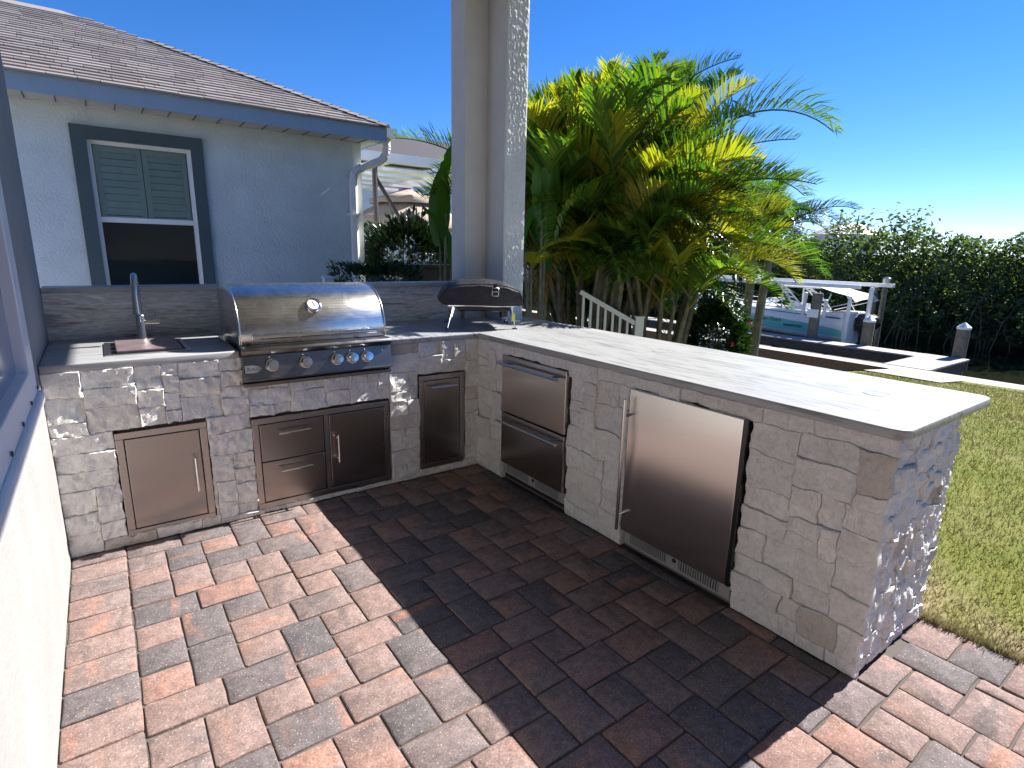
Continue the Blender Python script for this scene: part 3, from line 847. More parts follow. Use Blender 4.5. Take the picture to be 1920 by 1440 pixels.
# smoother hood profile
pp = []
for i in range(len(prof) - 1):
    for s_ in range(4):
        f = s_ / 4; p0 = prof[max(i - 1, 0)]; p1 = prof[i]; p2 = prof[i + 1]; p3 = prof[min(i + 2, len(prof) - 1)]
        pp.append(tuple(0.5 * ((2 * p1[k]) + (-p0[k] + p2[k]) * f + (2 * p0[k] - 5 * p1[k] + 4 * p2[k] - p3[k]) * f * f + (-p0[k] + 3 * p1[k] - 3 * p2[k] + p3[k]) * f ** 3) for k in (0, 1)))
pp.append(prof[-1])
mm = MB(); mm.prism(pp, lambda u, v, h: (h, u, v), GX0 + 0.006, GX1 - 0.006)
hood = gbuild(mm, "hood", M['steel_lid'], smooth='angle', bevel=0.004)
for xx in (GX0, GX1 - 0.012):
    mm = MB(); mm.prism([(0.26 + (a - 0.26) * 1.012, 0.955 + (b - 0.955) * 1.012) for a, b in pp], lambda u, v, h: (h, u, v), xx, xx + 0.012)
    gbuild(mm, "hood_end", M['steel'], bevel=0.004, seg=3, smooth='angle')
mm = MB(); mm.tube([(-1.41, -0.042, 0.995), (-0.74, -0.042, 0.995)], 0.0125, 16)
for xx in (-1.37, -0.78): mm.tube([(xx, 0.005, 0.995), (xx, -0.042, 0.995)], 0.009, 10)
gbuild(mm, "hood_handle", M['chrome'], smooth='angle')
mm = MB(); nrm = (0, -0.78, 0.62); c0 = (-1.068, 0.047, 1.140)
mm.lathe([(0.044, -0.01), (0.044, 0.012), (0.040, 0.02), (0.034, 0.022), (0.033, 0.016)], c0, nrm, n=32)
th = gbuild(mm, "thermometer", M['chrome'], smooth='angle')
x_, y_, d_ = basis(nrm); cc = Vector(c0) + d_ * 0.0165
mm = MB(); mm.lathe([(0.033, 0), (0.033, 0.001)], cc, nrm, n=32); gbuild(mm, "dial", M['dial'], th)
mm = MB(); v_up = Vector((0, 0.62, 0.78)); mm.beam(cc + d_ * 0.002 - v_up * 0.012 + Vector((0.004, 0, 0)), cc + d_ * 0.002 + v_up * 0.022 - Vector((0.004, 0, 0)), 0.003, 0.001, up=d_); gbuild(mm, "needle", M['ink'], th)
# firebox and control panel
mm = MB(); mm.box(GX0 + 0.01, GX1 - 0.01, 0.0, 0.55, 0.75, 0.951); gbuild(mm, "firebox", M['steel_dark'])
mm = MB(); mm.prism([(0.03, 0.950), (-0.045, 0.950), (-0.062, 0.944), (-0.068, 0.932), (-0.062, 0.915), (-0.050, 0.906), (0.03, 0.906)], lambda u, v, h: (h, u, v), GX0 - 0.004, GX1 + 0.004)
gbuild(mm, "top_rail", M['steel_dark'], smooth='angle', bevel=0.002)
mm = MB(); mm.prism([(0.0, 0.9055), (-0.050, 0.9055), (-0.074, 0.792), (-0.078, 0.780), (-0.070, 0.772), (0.0, 0.772)], lambda u, v, h: (h, u, v), GX0 - 0.002, GX1 + 0.002)
cp = gbuild(mm, "control_panel", M['steel_dark'], bevel=0.002)
mm = MB(); mm.box(GX0, GX1, -0.045, 0.0, 0.762, 0.7715); gbuild(mm, "shadow_gap", M['black'])  # solid black strip painted as shade below the control panel
mm = MB(); mm.box(GX0 - 0.002, GX1 + 0.002, -0.060, 0.0, 0.742, 0.7615); gbuild(mm, "drip_tray", M['steel_dark'], bevel=0.003)
pn = Vector((0, -0.114, 0.0235)).normalized(); pn = Vector((0, -0.979, 0.206))
for kx in (-1.330, -1.157, -0.986, -0.899, -0.811):
    c0 = Vector((kx, -0.0625, 0.850))
    mm = MB(); mm.lathe([(0.036, -0.002), (0.036, 0.004), (0.033, 0.009), (0.029, 0.010)], c0, pn, n=28); bz = gbuild(mm, "bezel", M['chrome'], smooth='angle')
    mm = MB(); mm.lathe([(0.026, 0.004), (0.0275, 0.012), (0.027, 0.038), (0.0245, 0.042), (0.0, 0.043)], c0, pn, n=28); kb = gbuild(mm, "knob", M['knob'], smooth='angle')
    mm = MB(); uu = Vector((0, 0.206, 0.979)); s_ = (Vector((0.75, 0, 0)) + uu * 0.66).normalized(); mm.beam(c0 + pn * 0.044 - s_ * 0.023, c0 + pn * 0.044 + s_ * 0.023, 0.006, 0.004, up=pn); gbuild(mm, "knob_ridge", M['chrome'], kb)
    mm = MB(); mm.lathe([(0.0055, 0), (0.0055, 0.003), (0.003, 0.006), (0, 0.006)], Vector((kx - 0.008, -0.0535, 0.892)), pn, n=12); gbuild(mm, "indicator_stud", M['chrome'], smooth='angle')
mm = MB(); mm.lathe([(0.006, 0), (0.006, 0.004), (0, 0.005)], Vector((-0.715, -0.056, 0.878)), pn, n=12); gbuild(mm, "light_button", M['chrome'])
uu = Vector((0, 0.206, 0.979)); bc = Vector((-1.468, -0.0662, 0.838))
mm = MB(); mm.prism([(0.004, -0.020), (0.062, -0.020), (0.075, -0.012), (0.086, 0.0), (0.070, 0.012), (0.045, 0.020), (0.004, 0.020)], lambda u, v, h: tuple(bc + Vector((1, 0, 0)) * u + uu * v + pn * h), 0.0, 0.0022)
bd = gbuild(mm, "badge", M['badge'])

def text_mesh(name, s, size, mat, parent, mtx, shear=0.0, extrude=0.0, spacing=1.0):
    c = bpy.data.curves.new(name, 'FONT'); c.body = s; c.size = size; c.shear = shear; c.extrude = extrude; c.space_character = spacing; c.align_x = 'LEFT'; c.align_y = 'CENTER'
    tmp = bpy.data.objects.new(name + "_tmp", c); col.objects.link(tmp)
    dg = bpy.context.evaluated_depsgraph_get(); dg.update()
    me = bpy.data.meshes.new_from_object(tmp.evaluated_get(dg)); me.name = name
    bpy.data.objects.remove(tmp); me.transform(mtx); me.materials.clear(); me.materials.append(mat)
    return link(name, me, parent)
def frame_mtx(o, ux, uy):
    ux, uy = Vector(ux).normalized(), Vector(uy).normalized(); uz = ux.cross(uy)
    return Matrix(((ux.x, uy.x, uz.x, o[0]), (ux.y, uy.y, uz.y, o[1]), (ux.z, uy.z, uz.z, o[2]), (0, 0, 0, 1)))
pt = bc + Vector((0.014, 0, 0)) + pn * 0.0032 - Vector((-1.065, 0.2, 0.74))
text_mesh("badge_lettering", "BLAZE", 0.021, M['ink'], bd, frame_mtx(pt, (1, 0, 0), uu), spacing=1.05)

# ------------------------------------------------------------------ sink with board, faucet
sk = empty("sink", (-1.86, 0.33, H), 0, "drop-in sink with a maroon cover board on the left worktop", "sink")
mm = MB()
for b in ((-0.175, 0.185, -0.215, -0.195), (-0.175, 0.185, 0.185, 0.205), (-0.175, -0.150, -0.195, 0.185), (0.165, 0.185, -0.195, 0.185)): mm.box(b[0], b[1], b[2], b[3], 0.0005, 0.007)
mm.build("rim", M['steel'], sk, bevel=0.002)
mm = MB(); mm.box(-0.150, 0.165, -0.195, 0.185, 0.0004, 0.0012); mm.build("basin", M['black'], sk)  # flat black sheet, the sink's dark depth put into the colour
mm = MB(); mm.box(-0.128, 0.150, -0.190, 0.180, 0.004, 0.020); mm.build("cover_board", M['sink'], sk, bevel=0.004)
for yy in (-0.12, 0.03): 
    mm = MB(); mm.box(-0.150, -0.128, yy - 0.006, yy + 0.006, 0.003, 0.012); mm.build("board_tab", M['steel'], sk)
fa = empty("faucet", (-1.853, 0.615, H), 0, "brushed gooseneck faucet with side lever behind the sink", "faucet")
mm = MB(); mm.lathe([(0.030, 0), (0.030, 0.006), (0.024, 0.010), (0.0225, 0.014), (0.0225, 0.135), (0.020, 0.14), (0.0135, 0.145)], (0, 0, 0), n=24); mm.build("body", M['steel'], fa, smooth='angle')
sd = Vector((-0.10, -0.995, 0)).normalized()
pts = [Vector((0, 0, 0.14)), Vector((0, 0, 0.24))]
for i in range(1, 15):
    a = math.pi * i / 14 * 0.98
    pts.append(Vector((0, 0, 0.255)) + sd * (0.085 * (1 - math.cos(a))) + Vector((0, 0, 0.105 * math.sin(a))))
mm = MB(); mm.tube(pts, 0.0145, 14); mm.build("spout", M['steel'], fa, smooth='angle')
e = pts[-1]; mm = MB(); mm.tube([e + Vector((0, 0, 0.01)), e - Vector((0, 0, 0.015)), e - Vector((0, 0, 0.07)), e - Vector((0, 0, 0.10))], [0.014, 0.0165, 0.0175, 0.0215], 16); mm.build("spray_head", M['steel'], fa, smooth='angle')
mm = MB(); mm.tube([(0.02, 0, 0.10), (0.055, 0, 0.10)], 0.015, 14); mm.tube([(0.054, 0, 0.10), (0.088, 0, 0.10)], 0.017, 14); mm.build("lever_hub", M['steel'], fa, smooth='angle')
mm = MB(); mm.tube([(0.074, 0, 0.11), (0.070, 0.0, 0.165)], 0.005, 8); mm.build("lever", M['chrome'], fa, smooth='angle')

# ------------------------------------------------------------------ covered pizza oven
ov = empty("pizza_oven", (0.103, 0.128, H), math.atan2(-0.211, 0.416), "portable pizza oven under a black zipped cover on splayed silver legs", "pizza oven")
front = [(-0.300, 0.205), (-0.268, 0.252), (-0.225, 0.285), (-0.150, 0.300), (-0.02, 0.307), (0.10, 0.302), (0.19, 0.288), (0.262, 0.262), (0.288, 0.205), (0.292, 0.172), (0.268, 0.162), (0.10, 0.164), (-0.24, 0.168), (-0.276, 0.176)]
secs = [(0.0, 0.985, -0.012), (0.02, 1.0, -0.002), (0.10, 1.0, 0.022), (0.20, 0.99, 0.028), (0.30, 0.97, 0.022), (0.40, 0.93, 0.008), (0.44, 0.90, -0.01)]
V = []; n = len(front)
# refine outline
fr2 = []
for i in range(n):
    a, b = front[i], front[(i + 1) % n]
    for s_ in range(3): fr2.append((a[0] + (b[0] - a[0]) * s_ / 3, a[1] + (b[1] - a[1]) * s_ / 3))
n = len(fr2); mm = MB(); Fq = []
for (dd, sx, lift) in secs:
    for (u, v) in fr2:
        top = max(0, (v - 0.17) / 0.13)
        wr = 0.009 * fbm((u * 16, dd * 12, v * 20), 1, 3)
        V.append((u * sx, dd + wr - 0.02 * top * (1 if dd < 0.01 else 0), v + lift * top + wr))
for i in range(len(secs) - 1):
    for j in range(n):
        a, b = i * n + j, i * n + (j + 1) % n; Fq.append((a, b, b + n, a + n))
Fq.append(tuple(reversed(range(n)))); Fq.append(tuple((len(secs) - 1) * n + j for j in range(n)))
mm.add(V, Fq); cv = mm.build("cover", M['canvas_b'], ov, smooth='angle')
mm = MB(); mm.tube([(u * 0.985, -0.004 - 0.018 * max(0, (v - 0.17) / 0.13), v + 0.002) for u, v in front[1:9]], 0.004, 6); mm.build("seam", M['black_gloss'], cv)
mm = MB(); mm.box(0.075, 0.100, -0.030, -0.022, 0.245, 0.312); mm.build("strap", M['black_gloss'], cv)
mm = MB()
for (a, b) in (((0.066, 0.232), (0.066, 0.285)), ((0.109, 0.232), (0.109, 0.285)), ((0.066, 0.285), (0.109, 0.285)), ((0.066, 0.260), (0.109, 0.260)), ((0.066, 0.232), (0.109, 0.232))): mm.tube([(a[0], -0.033, a[1]), (b[0], -0.033, b[1])], 0.0042, 8)
mm.build("buckle", M['badge'], cv, smooth=True)
mm = MB(); mm.box(-0.235, 0.235, 0.004, 0.40, 0.153, 0.167); mm.build("base_tray", M['chrome'], ov, bevel=0.003)
mm = MB(); mm.box(-0.16, 0.20, 0.05, 0.36, 0.118, 0.1525); mm.lathe([(0.03, 0), (0.03, 0.05), (0.02, 0.06)], (0.17, 0.12, 0.07), (0, 0, 1), n=16); mm.build("burner_box", M['black_gloss'], ov, bevel=0.01)
for (a, b) in (((-0.195, 0.03), (-0.235, 0.0)), ((0.205, 0.03), (0.232, 0.0)), ((-0.19, 0.37), (-0.225, 0.40)), ((0.20, 0.37), (0.228, 0.40))):
    mm = MB(); top = Vector((a[0], a[1], 0.158)); bot = Vector((b[0], b[1], 0.004))
    mm.tube([top, top * 0.6 + bot * 0.4, bot], [0.025, 0.018, 0.013], 4, flat=0.7); lg = mm.build("leg", M['chrome'], ov, bevel=0.002)
    mm = MB(); mm.box(b[0] - 0.016, b[0] + 0.016, b[1] - 0.013, b[1] + 0.013, 0.0005, 0.007); mm.build("foot", M['black_gloss'], lg)
mm = MB(); mm.box(0.208, 0.232, 0.0005, 0.004, 0.055, 0.11); mm.build("sticker", plain("yellow_sticker", (0.75, 0.70, 0.10), 0.5), ov)
o = ov.children[-1]; o.location = (0.0, -0.010, 0)

# ------------------------------------------------------------------ neighbouring house
nb = empty("neighbour_house", (-2, 4, 0), 0, "pale blue-grey stucco house with shingled hip roof behind the counter", "house")
NO = Vector((2, -4, 0))
def nbuild(mm, name, mat, parent=None, **kw):
    mm.v = [(a + 2, b - 4, c) for a, b, c in mm.v]
    return mm.build(name, mat, parent or nb, **kw)
WX0, WX1, WZ0, WZ1 = -1.955, -1.070, 0.88, 2.435
mm = MB()
for b in ((-9, WX0, 4.0, 4.2, -0.1, 2.735), (WX1, 0.79, 4.0, 4.2, -0.1, 2.735), (WX0, WX1, 4.0, 4.2, -0.1, WZ0), (WX0, WX1, 4.0, 4.2, WZ1, 2.735), (0.59, 0.79, 4.2, 9.5, -0.1, 2.735)): mm.box(*b)
nbuild(mm, "wall", M['stucco_n'])
mm = MB()
for b in ((-2.078, -1.955, 3.965, 3.999, 0.76, 2.556), (-1.070, -0.955, 3.965, 3.999, 0.76, 2.556), (-1.955, -1.070, 3.965, 3.999, 2.435, 2.556), (-1.955, -1.070, 3.965, 3.999, 0.76, 0.88)): mm.box(*b)
nbuild(mm, "window_trim", M['trim'])
win = empty("window", (0, 0, 0)); win.parent = nb
mm = MB()
for b in ((WX0, WX0 + 0.035, 4.03, 4.09, WZ0, WZ1), (WX1 - 0.035, WX1, 4.03, 4.09, WZ0, WZ1), (WX0 + 0.035, WX1 - 0.035, 4.03, 4.09, WZ1 - 0.035, WZ1), (WX0 + 0.035, WX1 - 0.035, 4.03, 4.09, WZ0, WZ0 + 0.05), (WX0 + 0.035, WX1 - 0.035, 4.025, 4.085, 1.665, 1.715)): mm.box(*b)
nbuild(mm, "frame", M['white_frame'], win)
for z0, z1 in ((1.716, WZ1 - 0.036), (WZ0 + 0.05, 1.664)):
    mm = MB(); mm.box(WX0 + 0.036, WX1 - 0.036, 4.058, 4.064, z0, z1); nbuild(mm, "pane", M['glass'], win)
xm = (WX0 + WX1) / 2
for x0, x1 in ((WX0 + 0.04, xm - 0.004), (xm + 0.004, WX1 - 0.04)):
    mm = MB()
    for b in ((x0, x0 + 0.045, 4.095, 4.125, 1.70, WZ1), (x1 - 0.045, x1, 4.095, 4.125, 1.70, WZ1), (x0 + 0.045, x1 - 0.045, 4.095, 4.125, WZ1 - 0.09, WZ1), (x0 + 0.045, x1 - 0.045, 4.095, 4.125, 1.70, 1.735)): mm.box(*b)
    nbuild(mm, "shutter", M['shutter'], win)
    for i in range(9):
        z = 1.775 + i * 0.068
        mm = MB(); mm.beam((x0 + 0.045, 4.112, z), (x1 - 0.045, 4.112, z), 0.074, 0.007, up=(0, -0.88, 0.475)); nbuild(mm, "slat", M['shutter'], win)
mm = MB(); mm.box(WX0 - 0.1, WX1 + 0.1, 4.6, 4.62, 0.5, 2.7); nbuild(mm, "room_shade", M['black'])  # black sheet painted as the darkness of the unlit room
# roof
EZ, EX, EY, PS = 2.885, 1.0, 3.65, 0.47
mm = MB(); mm.box(-9, EX, EY, EY + 0.025, 2.725, EZ); mm.box(EX - 0.025, EX, EY + 0.026, 9.8, 2.725, EZ); nbuild(mm, "fascia", M['fascia'])
mm = MB(); mm.box(-9, EX - 0.026, EY + 0.026, 4.0, 2.736, 2.75); mm.box(0.79, EX - 0.026, 4.0, 9.8, 2.736, 2.75); nbuild(mm, "soffit", M['soffit'])
for i in range(16):
    mm = MB(); xx = -2.6 + i * 0.225; mm.box(xx, xx + 0.008, EY + 0.027, 3.999, 2.728, 2.7355); nbuild(mm, "soffit_rib", M['bronze'])
mm = MB(); mm.prism([(0, 0), (0.12, 0), (0.135, 0.09), (0.135, 0.105), (0.0, 0.105)], lambda u, v, h: (EX + 0.001 + u, h, 2.775 + v), EY - 0.01, 9.8); nbuild(mm, "gutter", M['white_paint'])
nh = 3.0
ridge = Vector((EX - nh, EY + nh, EZ + PS * nh))
mm = MB(); mm.add([(-9, EY, EZ + 0.001), (EX, EY, EZ + 0.001), ridge, (-9, ridge.y, ridge.z), (EX, 9.8, EZ + 0.001), (ridge.x, 9.8, ridge.z)], [(0, 1, 2, 3), (1, 4, 5, 2)]); nbuild(mm, "roof", M['shingle'])
sn = math.hypot(1, PS)
shm = {}
exposure = 0.115
row = 0
cnt = 0
for row in range(27):
    dd = row * exposure / sn
    y0 = EY - 0.03 + dd; zz = EZ + PS * (dd - 0.03)
    xr = EX + 0.03 - dd - 0.01
    x = xr
    first = True
    while x > -2.75:
        wq = rng.choice((0.22, 0.28, 0.34, 0.17))
        if first: wq = rng.choice((0.12, 0.2, 0.26)); first = False
        key = wq
        if key not in shm:
            hh = (exposure + 0.03) / sn
            mb2 = MB(); mb2.add([(0, 0, 0.004), (-wq + 0.005, 0, 0.004), (-wq + 0.005, hh, PS * hh + 0.001), (0, hh, PS * hh + 0.001), (0, 0, 0.021), (-wq + 0.005, 0, 0.021), (-wq + 0.005, hh, PS * hh + 0.003), (0, hh, PS * hh + 0.003)],
                                [(0, 1, 2, 3), (4, 7, 6, 5), (0, 4, 5, 1), (1, 5, 6, 2), (2, 6, 7, 3), (3, 7, 4, 0)])
            shm[key] = mb2.mesh("shingle", M['shingle'])
        o = link("shingle", shm[key], nb, (x + 2, y0 - 4, zz + rng.uniform(0, 0.004))); cnt += 1
        x -= wq
# hip caps
hd = Vector((-1, 1, PS)); hl = hd.length
for i in range(26):
    a = Vector((EX + 0.02, EY - 0.02, EZ + 0.012)) + hd * (i * 0.125 / hl * 1.0)
    b = a + hd * (0.145 / hl)
    mm = MB(); s1 = Vector((-1, -1, 0)).normalized() * 0.085 + Vector((0, 0, -0.085 * PS * 0.7)); s2 = Vector((1, 1, 0)).normalized() * 0.085 + Vector((0, 0, -0.085 * PS * 0.7))
    up_ = Vector((0, 0, 0.016)); lo = Vector((0, 0, 0.006))
    mm.add([a + s1 + up_, a + up_ * 1.6, a + s2 + up_, b + s2 + lo, b + lo * 1.6, b + s1 + lo], [(0, 1, 4, 5), (1, 2, 3, 4)])
    nbuild(mm, "hip_cap", M['shingle'], fix=False)
# corner board, downspout with ribbed elbow
mm = MB(); mm.box(0.70, 0.80, 3.985, 4.0, -0.05, 2.725); nbuild(mm, "corner_trim", M['white_paint'])
ds = [(1.06, 3.80, 2.78), (1.06, 3.80, 2.70), (1.055, 3.80, 2.63), (1.03, 3.82, 2.56), (0.97, 3.85, 2.51), (0.88, 3.89, 2.475), (0.79, 3.915, 2.44), (0.715, 3.925, 2.40), (0.675, 3.93, 2.34), (0.665, 3.93, 2.26), (0.662, 3.93, 1.9), (0.66, 3.93, 1.2), (0.655, 3.93, 0.05)]
mm = MB(); mm.tube(ds, 0.064, 8, flat=0.75); dsp = nbuild(mm, "downspout", M['white_paint'], smooth='angle')
for (i, f) in [(1, .1), (1, .6), (2, .1), (2, .6), (3, .1), (3, .5), (3, .9), (4, .3), (4, .6), (6, .3), (6, .7), (7, .1), (7, .5), (7, .9), (8, .4)]:
    a, b = Vector(ds[i]), Vector(ds[i + 1]); c_ = a + (b - a) * f; d_ = (b - a).normalized() * 0.007
    mm = MB(); mm.tube([c_ - d_, c_ + d_], 0.070, 8, flat=0.78); nbuild(mm, "elbow_rib", M['white_paint'], dsp)
mm = MB(); mm.box(0.60, 0.725, 3.86, 3.999, 1.86, 1.885); nbuild(mm, "downspout_strap", M['white_paint'], dsp)
for xx in (0.63, 0.66, 0.69):
    mm = MB(); mm.box(xx - 0.004, xx + 0.004, 3.885, 3.90, 0.1, 2.25); nbuild(mm, "downspout_rib", M['white_paint'], dsp)
# vent stub beyond the backsplash
mm = MB(); mm.box(-0.035, 0.035, -0.03, 0.03, -1.24, 0.0); mm.box(-0.042, 0.042, -0.038, 0.038, 0.0005, 0.012)
o = mm.build("utility_post", M['white_paint'], loc=(-0.60, 1.2, 1.232), bevel=0.003); tag(o, "small square white post top just above the backsplash behind the grill", "post")

# ------------------------------------------------------------------ plants
def curve_pts(L, arch, n=14, lift=0.9):
    """rachis in its own plane: starts going up at angle lift, bends over by arch"""
    pts = [Vector((0, 0, 0))]; a = lift
    for i in range(n):
        a2 = lift - arch * ((i + 1) / n) ** 1.3
        pts.append(pts[-1] + Vector((math.cos(a2), 0, math.sin(a2))) * (L / n))
    return pts

def frond_mesh(name, seed, L=1.7, arch=1.9, lift=1.25, leaf=0.42, pairs=44, mats=None, droop=0.5, vee=0.55, w0=0.012):
    g = random.Random(seed)
    pts = curve_pts(L, arch, 16, lift)
    tw = g.uniform(-0.35, 0.35)
    for i, q in enumerate(pts): q.y += tw * (i / 16) ** 2 * L * 0.35
    mm = MB(); mm.tube(pts, [0.013 * (1 - 0.8 * i / 16) + 0.002 for i in range(17)], 5, m=0)
    for i in range(pairs):
        s_ = 0.17 + 0.83 * (i / (pairs - 1))
        f = s_ * 16; k = min(int(f), 15); c = pts[k].lerp(pts[k + 1], f - k)
        t_ = (pts[k + 1] - pts[k]).normalized(); side = t_.cross(Vector((0, 0, 1)))
        if side.length < 0.05: side = Vector((0, 1, 0))
        side.normalize(); nm = side.cross(t_).normalized()
        ln = leaf * math.sin(math.pi * (0.12 + 0.83 * s_)) ** 0.75 * g.uniform(0.85, 1.1)
        sweep = 0.35 + 0.75 * s_
        for sg in (-1, 1):
            if g.random() < 0.05: continue
            d0 = (side * sg * math.cos(sweep) + t_ * math.sin(sweep) + nm * vee * g.uniform(0.6, 1.2)).normalized()
            p0 = c; p1 = p0 + d0 * ln * 0.5
            d1 = (d0 + Vector((0, 0, -1)) * droop * g.uniform(0.5, 1.4)).normalized()
            p2 = p1 + d1 * ln * 0.5
            wv = d0.cross(nm).normalized() * (w0 * g.uniform(0.8, 1.2))
            nv = nm * w0 * 0.5
            mm.add([p0 - wv * 0.5, p0 + wv * 0.5, p1 + wv + nv, p1 - wv + nv, p2], [(0, 1, 2, 3), (3, 2, 4)], m=1)
    return mm.mesh(name, mats, fix=False)

fm_green = [frond_mesh("frond", 100 + i, L=1.45 + 0.13 * (i % 4), arch=0.95 + 0.35 * (i % 3), lift=1.38 - 0.1 * (i % 2), leaf=0.40 + 0.05 * (i % 3), mats=[M['palm'], M['palm']], droop=0.2 + 0.2 * (i % 3), pairs=54, w0=0.0118, vee=0.75) for i in range(7)]
fm_yel = [frond_mesh("frond", 200 + i, L=1.5, arch=0.9 + 0.35 * i, lift=1.38, leaf=0.43, mats=[M['palm_y'], M['palm_y']], droop=0.25, pairs=54, w0=0.0118, vee=0.8) for i in range(3)]
fm_dark = [frond_mesh("frond", 300 + i, L=1.4, arch=1.3 + 0.3 * i, lift=1.25, leaf=0.44, mats=[M['palm_d'], M['palm_d']], droop=0.45, pairs=50, w0=0.0118) for i in range(4)]
fm_dry = [frond_mesh("frond", 400 + i, L=1.2, arch=2.2, lift=1.2, leaf=0.34, mats=[M['palm_dry'], M['palm_dry']], droop=1.0, pairs=36, w0=0.008) for i in range(2)]

def areca(base, nst, hmin, hmax, spread, lean, seed, label, group, nf=(4, 7), fsc=1.0, yellow=0.3, dry=0.08, avoid=None):
    g = random.Random(seed)
    o = empty("areca_palm", base, 0, label, "palm", group)
    for i in range(nst):
        a = g.uniform(0, 6.283); r0 = spread * math.sqrt(g.random())
        b = Vector((math.cos(a) * r0, math.sin(a) * r0, -0.15))
        h = g.uniform(hmin, hmax)
        ln = lean * (r0 / spread + 0.25) * h / hmax
        tdir = Vector((math.cos(a) * ln + g.gauss(0, .06), math.sin(a) * ln + g.gauss(0, .06), 0))
        tp = b + tdir * h + Vector((0, 0, h))
        pts = [b, b + tdir * h * 0.3 + Vector((0, 0, h * 0.38)), b + tdir * h * 0.68 + Vector((0, 0, h * 0.74)), tp]
        r_ = g.uniform(0.020, 0.034)
        mm = MB(); mm.tube(pts, [r_ * 1.15, r_, r_ * 0.95, r_ * 0.8], 7)
        for q in range(1, int(h / 0.14)):
            f = q * 0.14 / h * 3; k = min(int(f), 2); c_ = pts[k].lerp(pts[k + 1], f - k); dv = (pts[k + 1] - pts[k]).normalized() * 0.008
            mm.tube([c_ - dv, c_ + dv], r_ * 1.12, 7, cap=False)
        mm.build("stem", M['bark'], o, smooth='angle')
        n = g.randint(*nf); a0 = g.uniform(0, 6.283)
        for k in range(n):
            q = g.random()
            me = g.choice(fm_yel) if q < yellow else g.choice(fm_dry) if q < yellow + dry else g.choice(fm_green) if q < 0.85 else g.choice(fm_dark)
            az = a0 + k * 2.4 + g.uniform(-.4, .4)
            if avoid and math.cos(az - avoid[0]) > avoid[1]: az += math.pi * g.uniform(0.75, 1.25)
            f = link("frond", me, o, tuple(tp + Vector((0, 0, g.uniform(-0.15, 0.05)))))
            tilt = g.uniform(-0.15, 0.70) if me not in fm_dry else g.uniform(0.5, 1.0)
            f.rotation_euler = Matrix.Rotation(az, 4, 'Z').to_euler()
            f.rotation_euler.rotate_axis('Y', tilt)
            s_ = fsc * g.uniform(0.75, 1.12); f.scale = (s_, s_, s_)
    return o
G_ = "areca palms beyond the counter"
areca((2.62, 1.85, -0.2), 18, 1.5, 2.7, 0.30, 0.17, 41, "areca palm clump growing closest to the porch column", G_, yellow=0.34, dry=0.04, nf=(7, 10), avoid=(2.5, 0.1))
areca((3.00, 1.75, -0.25), 20, 1.45, 2.3, 0.40, 0.22, 52, "tallest areca palm clump, middle of the row behind the worktop", G_, yellow=0.3, dry=0.03, nf=(7, 10), fsc=1.08)
areca((3.45, 1.25, -0.3), 14, 1.35, 2.05, 0.30, 0.20, 63, "areca palm clump beside the flowering shrub, nearest the boat", G_, yellow=0.4, dry=0.0, nf=(6, 8), fsc=0.88)
areca((3.75, 2.5, -0.3), 14, 1.2, 2.7, 0.45, 0.26, 74, "dark areca palm clump at the back behind the others", G_, yellow=0.1, dry=0.04, nf=(5, 7), fsc=1.1)
areca((3.25, 2.35, -0.3), 12, 1.0, 2.4, 0.35, 0.2, 85, "short shaded areca palm clump behind the one by the column", G_, yellow=0.1, dry=0.04, nf=(5, 7), fsc=1.0)

def lone_palm(base, top, label, seed, nf=11, fsc=0.9):
    g = random.Random(seed); base, top = Vector(base), Vector(top); d = top - base
    o = empty("palm_tree", base, 0, label, "palm", "slender palms by the canal")
    mm = MB(); mm.tube([(0, 0, -0.2), d * 0.5 + Vector((0.02, 0.02, 0)), d], [0.085, 0.072, 0.06], 9); mm.build("trunk", M['bark'], o, smooth='angle')
    mm = MB(); mm.tube([d - Vector((0, 0, 0.02)), d + Vector((0, 0, 0.35))], [0.06, 0.03], 9); mm.build("crownshaft", M['banana'], o, smooth='angle')
    for k in range(nf):
        f = link("frond", g.choice(fm_dark + fm_green[:3]), o, tuple(d + Vector((0, 0, 0.25))))
        f.rotation_euler = (0, g.uniform(0.0, 0.75), k * 2.4 + g.uniform(-.3, .3)); s_ = fsc * g.uniform(0.8, 1.1); f.scale = (s_, s_, s_)
    return o
lone_palm((6.55, 2.10, -0.55), (6.50, 2.02, 1.75), "slender palm with a straight green trunk left of the boat", 5, 10, 0.8)
lone_palm((6.60, 1.93, -0.55), (6.75, 1.92, 1.45), "slender palm with a leaning trunk in front of the boat", 9, 13, 0.95)

# broad-leaved plants
def paddle(name, L, W, seed, mat, curl=0.3):
    g = random.Random(seed); V = []; Fq = []; n = 18; m_ = 5
    for i in range(n + 1):
        s_ = i / n; wd = W * (math.sin(math.pi * (0.06 + 0.90 * s_)) ** 0.6)
        for j in range(-m_, m_ + 1):
            u = j / m_; tear = 0.012 * g.uniform(-1, 1) if abs(j) == m_ else 0
            V.append((u * wd * 0.5, -curl * s_ * s_ * L + abs(u) * wd * 0.32 + 0.012 * math.sin(s_ * 40 + u * 3) * abs(u), s_ * L - abs(u) * 0.04 + tear))
    k = 2 * m_ + 1
    for i in range(n):
        for j in range(2 * m_): Fq.append((i * k + j, i * k + j + 1, (i + 1) * k + j + 1, (i + 1) * k + j))
    return np_mesh(name, V, Fq, mat, True)
bp = [paddle("leaf", 0.85, 0.26, i, M['banana'], 0.1 + 0.12 * i) for i in range(3)]
